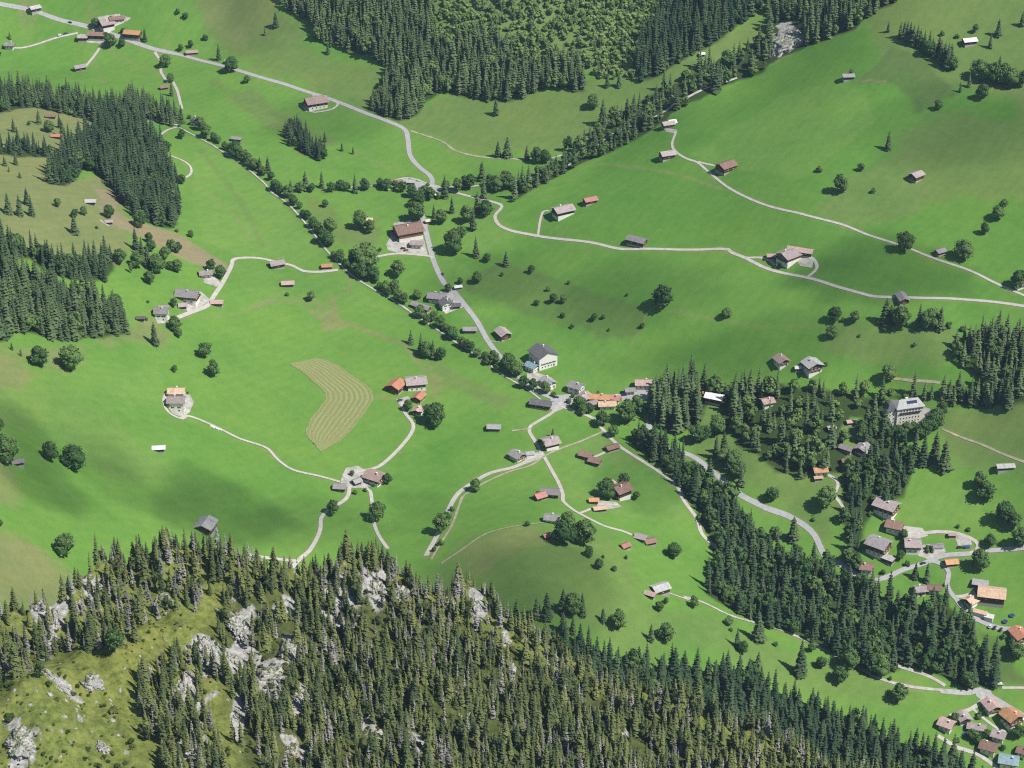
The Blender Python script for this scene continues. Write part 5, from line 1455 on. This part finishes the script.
TREES = """10,39,s,8|small spruce behind the grey roofed house at top left
145,41,s,13|spruce beside the bright orange roadside barn
181,51,b,7|small leafy tree between the main road and the pinkish cabin
191,48,b,8|dark round tree above the pinkish cabin by the main road
205,40,u,7|low bush above the pinkish cabin on the dry slope
219,60,s,17|tall lone spruce above the main road at upper left
231,72,b,15|big round tree on the lower side of the main road
247,83,b,8|small tree on the lower side of the main road
96,28,b,10|leafy tree at the corner of the roadside farm's yard
111,47,b,13|big round tree beside the long brown barn
122,47,b,8|smaller round tree beside the long brown barn's big tree
106,39,b,7|little tree at the end of the long brown barn
165,67,b,12|leafy tree on the inner side of the narrow white lane
171,82,b,9|round tree next to the little brown cabin on the lane
172,96,s,15|spruce below the little brown cabin on the lane
178,14,u,7|bush beside the faint track on the top left slope
186,18,u,8|clump of scrub on the dry top left slope
14,132,s,14|spruce standing alone above the short row on the west pasture
39,124,s,15|spruce beside the small brown hut on the west pasture
49,132,b,11|round tree left of the rust red hut
63,137,s,18|tall spruce right of the rust red hut
60,128,s,15|spruce just above the rust red hut
29,125,u,5|low bush on the upper west pasture
16,165,s,13|spruce below the short row on the west pasture
5,166,s,10|small spruce near the left edge below the short row
9,172,s,6|tiny spruce on the dry grass of the west pasture
20,178,s,7|little spruce lowest on the dry grass of the west pasture
182,139,b,10|round tree at the end of the short path below the wood
166,155,b,14|leafy tree at the right flank of the thick spruce wood
182,184,b,10|leafy tree inside the small curving path
9,214,s,22|tall spruce at the left of three on the west pasture
20,216,s,22|tall spruce in the middle of three on the west pasture
32,216,s,22|tall spruce at the right of three on the west pasture
27,205,s,18|spruce behind the three tall ones on the west pasture
58,207,b,9|round tree alone on the middle of the west pasture
84,215,b,9|small round tree below the pale barn above the scree
75,218,b,9|round tree just above a spruce on the west pasture
75,234,s,20|broad spruce under a round tree on the west pasture
97,229,u,4|tiny bush on the lower west pasture
109,218,b,14|large round tree above the small mauve hut
141,228,b,18|large round tree below the thick spruce wood
191,237,b,7|small tree at the upper rim of the scree field
177,232,u,5|bush between the scree field and the spruce wood
172,252,b,13|dark round tree in the middle of the scree field
178,253,b,11|second round tree in the middle of the scree field
149,243,b,11|round tree left of the scree field's pair
136,250,s,24|tall spruce at the head of the grove by the scree field
142,258,s,22|spruce in the heart of the grove by the scree field
137,268,b,16|leafy tree at the left of the grove by the scree field
148,268,s,24|dark spruce at the foot of the grove by the scree field
157,273,b,20|big leafy tree at the foot of the grove by the scree field
177,272,b,13|round tree at the right end of the grove by the scree field
165,259,b,12|leafy tree at the top of the grove by the scree field
152,252,b,12|round tree among the grove's spruces by the scree field
170,270,b,9|small tree between the grove's big tree and its right end
120,264,b,15|leafy tree just right of the upper hillside spruce belt
131,273,p,11|thin pale tree between the hillside belt and the grove
150,284,b,13|tree alone in the meadow above the grey farm chalet
211,271,b,12|round tree behind the mauve chalet at the scree's tip
221,279,b,14|round tree between the mauve chalet and its lane
155,345,s,24|broad spruce standing below the white lane-end house
175,331,b,15|round tree beside the lane end below the white house
179,337,b,9|small tree below the lane end's round tree
205,358,b,16|tree with a ragged crown on the bright left meadow
214,377,b,17|rounder tree lower down on the bright left meadow
175,372,b,7|small round tree left of the pair on the bright left meadow
148,303,u,4|tiny bush in the meadow above the white lane-end house
174,307,b,9|tree between the large grey chalet and the white house
116,311,b,16|leafy tree at the right edge of the hillside wood
40,366,b,20|round tree on the grass below the hillside wood
72,371,b,25|tall egg shaped tree below the hillside wood
12,350,s,8|small spruce at the left below the hillside wood
21,356,s,8|small spruce beside the round tree below the hillside wood
0,430,b,12|tree cut by the left edge above the grey barn
11,465,b,28|big dark tree over the grey barn at the left edge
3,455,b,20|dark tree behind the big one at the left edge
51,461,b,20|round tree between the left edge grove and its larger neighbour
76,470,b,24|large egg shaped tree on the left meadow
0,526,b,7|small tree at the left edge above the spur
67,557,b,24|large round tree just behind the spur's left shoulder
328,54,s,12|lone spruce in front of the top forest edge
325,142,s,11|spruce at the tip of the oval copse
342,151,s,9|small spruce right of the oval copse
353,154,s,8|smallest spruce right of the oval copse
496,115,s,17|lone spruce on the meadow below the top forest
498,157,s,17|left one of two spruces on the upper path
507,157,s,21|right one of two spruces on the upper path
482,180,s,20|spruce above the stream near the upper bridge
276,27,s,16|dark spruce at the corner of the top forest
265,35,s,8|small spruce on the dry slope left of the top forest
260,172,s,16|spruce at the far end of the stream trees
268,172,s,16|taller spruce beside the far end of the stream trees
306,190,s,20|tall spruce at the left of the group on the stream meadow
322,188,s,18|spruce in the middle of the group on the stream meadow
331,192,b,10|round tree in the group on the stream meadow
355,193,s,20|tall spruce above the river bed left of the bridge
291,192,s,13|spruce beside the stream at the upper meadow
527,160,s,16|spruce at the left of the clump on the upper path's end
537,163,b,16|leafy tree in the clump on the upper path's end
545,163,b,14|second leafy tree in the clump on the upper path's end
569,151,p,17|slender tree beside the small mauve hut on the stream path
565,151,p,14|shorter slender tree beside the small mauve hut on the stream path
607,87,s,14|left one of two spruces on the clearing under the scrub slope
619,87,s,16|right one of two spruces on the clearing under the scrub slope
627,117,s,20|spruce alone on the clearing above the gorge
593,108,b,14|bushy tree on the clearing's lower edge above the gorge
603,126,s,28|tallest spruce above the gorge stream
759,47,s,23|tall spruce on the sloping clearing at the top
727,70,b,20|dense leafy tree on the gorge's upper bank
888,32,s,11|small spruce at the top edge of the deep green slope
900,38,s,18|first spruce of the diagonal row at top right
910,44,s,22|second spruce of the diagonal row at top right
920,48,s,20|third spruce of the diagonal row at top right
928,56,b,15|leafy tree in the diagonal row at top right
934,58,s,16|slim spruce next to the leafy tree in the diagonal row at top right
940,63,s,24|tall spruce near the low end of the diagonal row at top right
947,69,s,27|tallest spruce at the low end of the diagonal row at top right
952,70,b,14|leafy tree ending the diagonal row at top right
998,36,s,18|spruce right of the white roofed barn at top right
990,48,s,16|spruce below the white roofed barn at top right
1022,26,s,15|spruce at the right edge near the top
975,33,b,9|broad bush-like tree above the white roofed barn
957,38,u,6|bush left of the white roofed barn
942,36,u,7|bush above the diagonal row at top right
980,79,b,18|round tree at the left of the upper right hedge line
998,82,s,26|tallest spruce of the upper right hedge line
1009,87,s,20|spruce with leafy neighbours in the upper right hedge line
1018,86,b,15|leafy tree at the right end of the upper right hedge line
969,87,s,14|small spruce left of the upper right hedge line
960,92,s,11|smallest spruce left of the upper right hedge line
982,99,b,15|ragged tree below the upper right hedge line
938,110,b,10|tree at the corner of the dark pasture patch
888,150,s,20|lone columnar spruce on the deep green slope
819,172,u,8|bush on the deep green slope above the upper lane
861,171,b,8|small tree on the deep green slope
840,193,b,19|large round tree above the upper lane
873,193,u,7|bush between the large round tree and the mauve barn
851,74,b,5|little tree behind the small grey barn high on the slope
325,207,b,8|small round tree on the meadow above the stream
360,229,b,18|round tree left of the little peach hut
370,233,b,14|smaller tree right of the little peach hut
416,221,b,20|big leafy tree on the main road above the gravel yard
418,208,b,16|leafy tree beside the main road below the bridge
430,200,b,13|leafy tree between the bridge houses
434,218,s,14|spruce beside the small beige shed by the road
441,224,b,15|round tree below the small beige shed by the road
445,198,s,24|tall spruce right of the bridge
452,213,s,17|spruce at the bend of the long lane
453,253,b,24|huge round tree on the bank right of the main road
462,238,b,13|leafy tree above the huge round tree on the bank
467,222,b,17|leafy tree in the group over the bank
473,230,s,22|spruce in the group over the bank
478,212,s,22|tall spruce where the long lane begins
486,216,b,16|leafy tree where the long lane begins
484,198,s,18|spruce above the start of the long lane
476,257,s,22|pointed spruce right of the huge round tree
487,262,b,9|small round tree below the bank's spruces
506,266,s,16|lone spruce left on the big bank
398,277,b,17|round tree alone in the meadow left of the main road
380,251,u,5|bush at the corner of the gravel yard
311,301,b,10|lone dark tree in the meadow below the white lane
287,296,u,5|bush in the meadow below the pinkish barn
460,284,b,7|tree behind the small white shed above the hamlet
477,284,b,13|double tree on the slope above the hamlet
502,276,u,5|small bush high on the big bank
448,292,b,9|tree beside the hamlet's road side
417,299,b,9|tree behind the long grey barn of the hamlet
411,344,s,15|smallest spruce of the dark meadow group
421,353,s,21|large spruce of the dark meadow group
426,357,b,16|leafy tree in the dark meadow group
433,359,s,20|right hand spruce of the dark meadow group
441,360,b,13|tree at the right end of the dark meadow group
662,309,b,25|large lone pyramid shaped tree on the right slope
726,318,b,10|round tree alone right of the pyramid shaped tree
531,273,b,8|small tree at the top of the big bank
569,284,u,5|bush high in the middle of the big bank
548,291,u,6|bush on the left part of the bank's scrub
553,303,b,10|largest bush-like tree in the bank's scrub
563,303,b,9|second bush-like tree in the bank's scrub
537,305,u,7|bush at the left end of the bank's scrub
563,317,u,7|bush below the bank's two bush-like trees
572,328,u,6|lowest bush of the bank's scrub
594,321,b,8|bushy tree at the right end of the bank's scrub
603,319,u,6|bush at the very right of the bank's scrub
609,331,u,4|tiny bush low on the big bank
642,328,u,7|bush on the faint line below the pyramid shaped tree
627,296,u,4|tiny bush left of the pyramid shaped tree
904,252,b,20|large ragged tree on the upper lane
964,259,b,18|round tree beside the upper lane right of the little grey barn
984,234,b,12|lowest of three trees in the diagonal line on the right slope
997,219,b,13|middle of three trees in the diagonal line on the right slope
1003,209,b,10|topmost of three trees in the diagonal line on the right slope
1018,287,b,17|tree beside the salmon red house at the right edge
834,322,b,16|largest tree of the loose group below the long lane
843,322,u,6|bush in the loose group below the long lane
854,323,b,12|right hand tree of the loose group below the long lane
832,338,b,12|lowest tree of the loose group below the long lane
885,323,s,26|tall spruce in front of the grey barn on the long lane
890,324,s,20|second spruce in front of the grey barn on the long lane
900,328,b,22|leafy tree right of the spruces by the grey lane barn
886,331,u,9|round bush under the spruces by the grey lane barn
919,328,s,25|left spruce of the trio below the long lane
929,328,b,19|middle leafy tree of the trio below the long lane
940,330,s,25|right spruce of the trio below the long lane
948,328,u,8|bush right of the trio below the long lane
962,331,u,7|bush near the dark forest at the right
859,337,u,4|tiny bush under the long lane
915,346,u,5|tiny bush in the olive hollow
888,382,b,17|round tree in front of the woodland edge at right
333,515,b,16|tree overhanging the lower left lane of the junction farm
377,521,b,19|large tree overhanging the lower right lane of the junction farm
355,494,u,6|bush between the two lower lanes of the junction farm
387,484,b,11|tree at the corner of the large pinkish chalet
352,476,b,6|small tree in the yard of the junction farm
436,426,b,23|largest tree of the hay field farm
430,423,b,18|tree leaning over the small pinkish farm house
408,411,b,12|tree beside the lane into the hay field farm
475,491,b,12|tree on the diagonal lane below the village
441,533,b,19|large round tree beside the diagonal lane
447,521,b,9|smaller tree above the large one on the diagonal lane
441,545,u,7|bush below the large tree on the diagonal lane
452,511,u,6|bush between the diagonal lane and its footpath
434,551,u,6|lowest bush beside the diagonal lane
553,437,s,10|small spruce behind the mauve house at the lane crossing
544,450,b,9|round tree left of the mauve house at the lane crossing
579,410,b,14|leafy tree below the village street's mauve house
589,413,b,11|tree in front of the peach village house
583,415,b,10|tree below the village's leafy pair
602,426,b,15|tree where the gorge lane leaves the village
626,423,b,23|largest tree on the village green
637,413,b,18|tree on the village green's upper corner
613,437,b,12|tree on the gorge lane under the village green
508,372,b,18|leafy tree on the stream left of the largest white house
516,376,b,15|tree between the stream and the largest white house
524,388,b,13|tree in the garden of the largest white house
533,390,b,12|second garden tree below the largest white house
545,393,b,12|dark tree behind the long dark village barn
606,498,b,19|tall tree left of the brown knoll chalet
624,487,b,14|round tree behind the brown knoll chalet
636,500,b,9|small tree at the white gable of the knoll chalet
527,526,u,7|bush on the footpath across the shaded knoll
563,543,b,23|big dark tree beside the pale knoll hut
584,545,b,26|largest dark tree on the shaded knoll
567,527,b,16|tree behind the knoll's big dark pair
589,557,b,11|small tree under the knoll's largest tree
599,570,b,12|round tree on the slope below the shaded knoll
614,571,u,7|bush right of the round tree below the knoll
603,558,u,4|tiny bush on the knoll slope
626,559,u,5|small bush below the salmon red hut
674,558,b,15|egg shaped tree on the open knoll meadow
697,443,b,18|leafy tree left of the bench meadow
705,440,b,15|tree on the bench meadow's upper corner
717,434,b,18|tree near the white roofed barn's meadow
970,405,s,22|spruce on the ridge of the hotel pasture
1007,409,s,25|broad spruce on the hotel pasture near the edge
944,470,s,31|tall spruce nearest the meadow below the hotel
923,465,s,34|broadest spruce below the hotel
934,461,s,30|middle spruce of the group below the hotel
915,455,s,26|spruce close under the hotel terrace
979,488,b,17|upper of two round trees on the right meadow
985,500,b,19|lower of two round trees on the right meadow
1004,524,b,22|large spreading tree on the right meadow
1014,529,b,17|tree right beside the large spreading one on the right meadow
990,547,b,12|tree above the lower road at the right
1019,547,b,19|tree at the right edge on the lower road
979,569,b,20|round tree on the lower side of the lower road
827,508,b,23|dense tree on the slope of the bench meadow
772,501,b,14|round tree beside the road on the bench meadow
793,540,s,25|tall spruce beside the road's lower curve
775,540,b,14|round bushy tree left of the spruce at the road's curve
813,521,u,5|dark bush on the bench meadow
659,611,b,10|tree in front of the large pale knoll barn
666,604,b,7|small tree at the corner of the large pale knoll barn
694,608,b,12|tree beside the grit track near the knoll barn
729,625,b,9|round tree on the meadow along the grit track
731,631,u,5|bush below the round tree along the grit track
758,641,s,31|tall spruce at the meadow's edge by the grit track
737,647,s,20|spruce in the meadow above the shaded forest
743,653,b,12|leafy tree at the shaded forest's upper edge
758,666,s,15|small spruce at the shaded forest's right edge
603,622,s,15|small spruce on the dark slope behind the spur
618,629,b,19|broad tree on the dark slope behind the spur
651,641,s,18|spruce of the pair in the middle of the knoll's lower slope
666,641,b,18|round tree of the pair in the middle of the knoll's lower slope
537,617,s,20|spruce at the left of the shaded group behind the spur
547,619,s,27|tall spruce in the shaded group behind the spur
563,614,s,26|tall spruce in the second shaded group behind the spur
571,616,b,24|broad tree in the second shaded group behind the spur
582,616,s,24|spruce at the right of the second shaded group behind the spur
563,636,s,24|spruce of the pair close behind the spur's crest
573,634,s,18|smaller spruce of the pair close behind the spur's crest
800,675,s,35|tallest spruce on the lower slope meadow
811,652,b,9|small tree by the grit track above the tallest spruce
821,668,b,11|small round tree right of the tallest spruce
839,683,b,16|round tree in the middle of the lower slope meadow
849,670,b,22|large tree on the grit track's bend
879,675,b,22|large tree between the grit track and the forest
898,702,b,18|dark round tree on the lower slope meadow's right
894,671,u,7|bush right of the grit track's large tree
890,680,u,5|small bush on the grit track's verge
776,646,u,6|bush at the left of the lower slope meadow
1018,659,b,16|dark tree under the rust red chalet
1012,652,b,12|smaller dark tree beside the rust red chalet's bank
977,745,b,10|tree in the garden beside the red brown village house
972,740,b,11|garden tree below the long mauve village house
1018,738,b,13|tree below the bright orange village roof
954,722,b,9|bush-like tree between the two upper village houses
986,738,b,9|small tree between the mauve and red brown village houses
1003,750,u,7|bush beside the red brown village house
957,742,u,6|hedge bush on the lower village street
979,716,u,6|bush on the drive of the pinkish topmost village house
907,566,u,7|bush in the garden below the chalet row
900,560,b,10|tree beside the flat roofed grey garage
932,552,s,7|small spruce on the pale forecourt
903,538,b,9|leafy tree in the garden of the red brown chalet row house
958,528,u,5|bush on the bank above the road loop
968,531,u,5|bush further along the bank above the road loop
915,578,s,16|spruce on the grass below the lower road
927,582,s,20|tall spruce on the grass below the lower road
115,652,b,24|bright green round tree on the shoulder of the spur""".split('\n')
for ln in TREES:
    a, lab = ln.split('|'); f = a.split(',')
    tree(float(f[0]), float(f[1]), f[2], float(f[3]), lab)
dup_ = [k for k in [l.split('|')[1] for l in TREES + HOUSES + CARS] if [l.split('|')[1] for l in TREES + HOUSES + CARS].count(k) > 1]
if dup_: print('DUPLICATE LABELS', set(dup_))

# leafy trees lining the valley stream, both banks
STREAM_TREES = """200,131,13 206,137,14 213,141,16 219,144,12 224,150,14 231,153,11 237,158,16 243,161,13 250,166,13 256,171,11 263,176,14 270,180,12 275,190,12 281,194,14 288,198,13 293,205,13
299,209,12 303,218,14 309,219,11 314,228,14 318,234,13 323,243,17 328,236,22 329,247,15 334,258,14 341,262,18 348,268,17 353,264,15 355,274,14 361,278,16 367,268,24 372,281,18 376,284,15 381,288,14 386,293,15 390,298,14 395,292,13 398,302,14 404,304,17
420,318,12 428,324,14 433,322,13 440,328,12 447,333,15 452,338,14 456,340,11 461,347,20 466,350,18 471,351,13 478,356,13 484,360,12 489,365,13 494,366,14 500,370,12"""
for q in STREAM_TREES.split():
    x, y, h = [float(v) for v in q.split(',')]
    tree(x + rng.normal(0, .8), y + rng.normal(0, .8), 'b', h * rng.uniform(.55, 1.05), 'leafy green tree in the long line along the valley stream', 'trees lining the valley stream')

# the packed rows at top right: nothing tells their inner trees apart
for q in "904,37,17 907,41,20 913,46,22 917,44,20 924,49,19 929,52,22 932,55,18 938,57,22 941,60,20 944,64,22 950,67,24".split():
    x, y, h = [float(v) for v in q.split(',')]
    tree(x, y, 's', h, 'dark spruce packed inside the diagonal row at top right', 'inner spruces of the diagonal row')
for q in "984,80,16 989,81,18 993,83,20 1003,84,20 1006,85,18 1013,86,17 1022,87,16".split():
    x, y, h = [float(v) for v in q.split(',')]
    tree(x, y, 'b', h, 'leafy tree packed inside the upper right hedge line', 'inner trees of the hedge line')

# ------------------------------------------------------------------ small fair weather clouds: their shade drifts over the slopes
def cloud(px, py, w, d, thick, dens, seed, label):
    p = Vector(at(px, py)[0]); t = (HAZE_TOP + 260 - p.z) / sdir.z
    c = p + sdir * t
    q = IV * (1 + 0.55 * fbm(IV[:, 0] * 2 + seed, IV[:, 1] * 2 + IV[:, 2], 1.1, 3, seed))[:, None] * np.array([w, d, thick])
    q = q + np.array([0, 0, 0])
    me = mesh_np('cloud', q, IF)
    o = link('cloud', me, M_CLOUD[dens]); o.location = c; tag(o, label, 'cloud', kind='stuff')
M_CLOUD = {}
for dn in (0.007, 0.013):
    m = bpy.data.materials.new('cloud'); m.use_nodes = True; nt = m.node_tree; nt.nodes.remove(nt.nodes['Principled BSDF'])
    v = nt.nodes.new('ShaderNodeVolumePrincipled'); v.inputs['Density'].default_value = dn; v.inputs['Color'].default_value = (1, 1, 1, 1)
    nt.links.new(v.outputs[0], nt.nodes['Material Output'].inputs['Volume']); M_CLOUD[dn] = m
for k_, q in enumerate(((214, 508, 58, 50, 26, .013), (330, 522, 70, 30, 22, .007), (130, 492, 50, 26, 20, .007), (40, 480, 44, 40, 24, .013), (20, 428, 30, 34, 22, .013), (100, 455, 40, 26, 18, .007), (276, 531, 34, 26, 20, .007), (421, 507, 20, 26, 18, .007), (530, 590, 80, 70, 28, .007),
                        (890, 268, 70, 40, 26, .013), (640, 290, 60, 40, 22, .007), (950, 130, 80, 60, 26, .007), (480, 280, 60, 40, 22, .007), (760, 350, 90, 30, 20, .007), (330, 120, 60, 50, 22, .007), (640, 480, 40, 50, 22, .007))):
    cloud(*q, k_, 'small fair weather cloud drifting above the valley')

# garden shrubs about the houses
_r = np.random.default_rng(4)
def garden():
    spots = [tuple(float(v) for v in ln.split(',')[:2]) for ln in HOUSES if ln.split(',')[5] in 'cw']
    for x, y in spots:
        for k in range(_r.integers(0, 3)):
            a = _r.uniform(0, 6.28)
            tree(x + math.cos(a) * _r.uniform(13, 17), y + 5 + math.sin(a) * _r.uniform(8, 11), 'u', _r.uniform(3.5, 7), 'low garden bush close beside one of the houses', 'garden bushes beside the houses')
garden()
for q in "340,190,10 347,191,9 365,190,12 380,187,9 386,190,11 395,189,9 402,192,11 412,197,13 425,197,12 446,191,11 458,192,14 465,187,12 470,189,15 490,186,12 497,191,15 505,184,14 508,189,16 420,203,14 312,192,9 300,192,10".split():
    x, y, h = [float(v) for v in q.split(',')]
    tree(x, y, 'b', h, 'leafy tree in the loose row along the river bed at the upper bridge', 'trees along the river bed at the bridge')

for q in "716,458,s,24 722,463,b,15 728,471,s,25 735,479,b,15 741,486,s,22 724,453,s,22 733,467,b,16 740,475,b,14".split():
    x, y, k, h = q.split(',')
    tree(float(x), float(y), k, float(h), 'tree in the clump on the upper side of the curving main road', 'clump above the curving road')
for q in "866,430,s,26 874,434,b,18 884,438,s,30 891,441,b,15 898,437,b,12 906,433,b,11 913,431,b,10 919,440,b,16 925,437,b,17 931,432,b,19 937,426,b,18 941,417,b,16 878,424,b,12 862,436,b,16".split():
    x, y, k, h = q.split(',')
    tree(float(x), float(y), k, float(h), 'tree standing close around the front of the hotel', 'trees around the hotel')
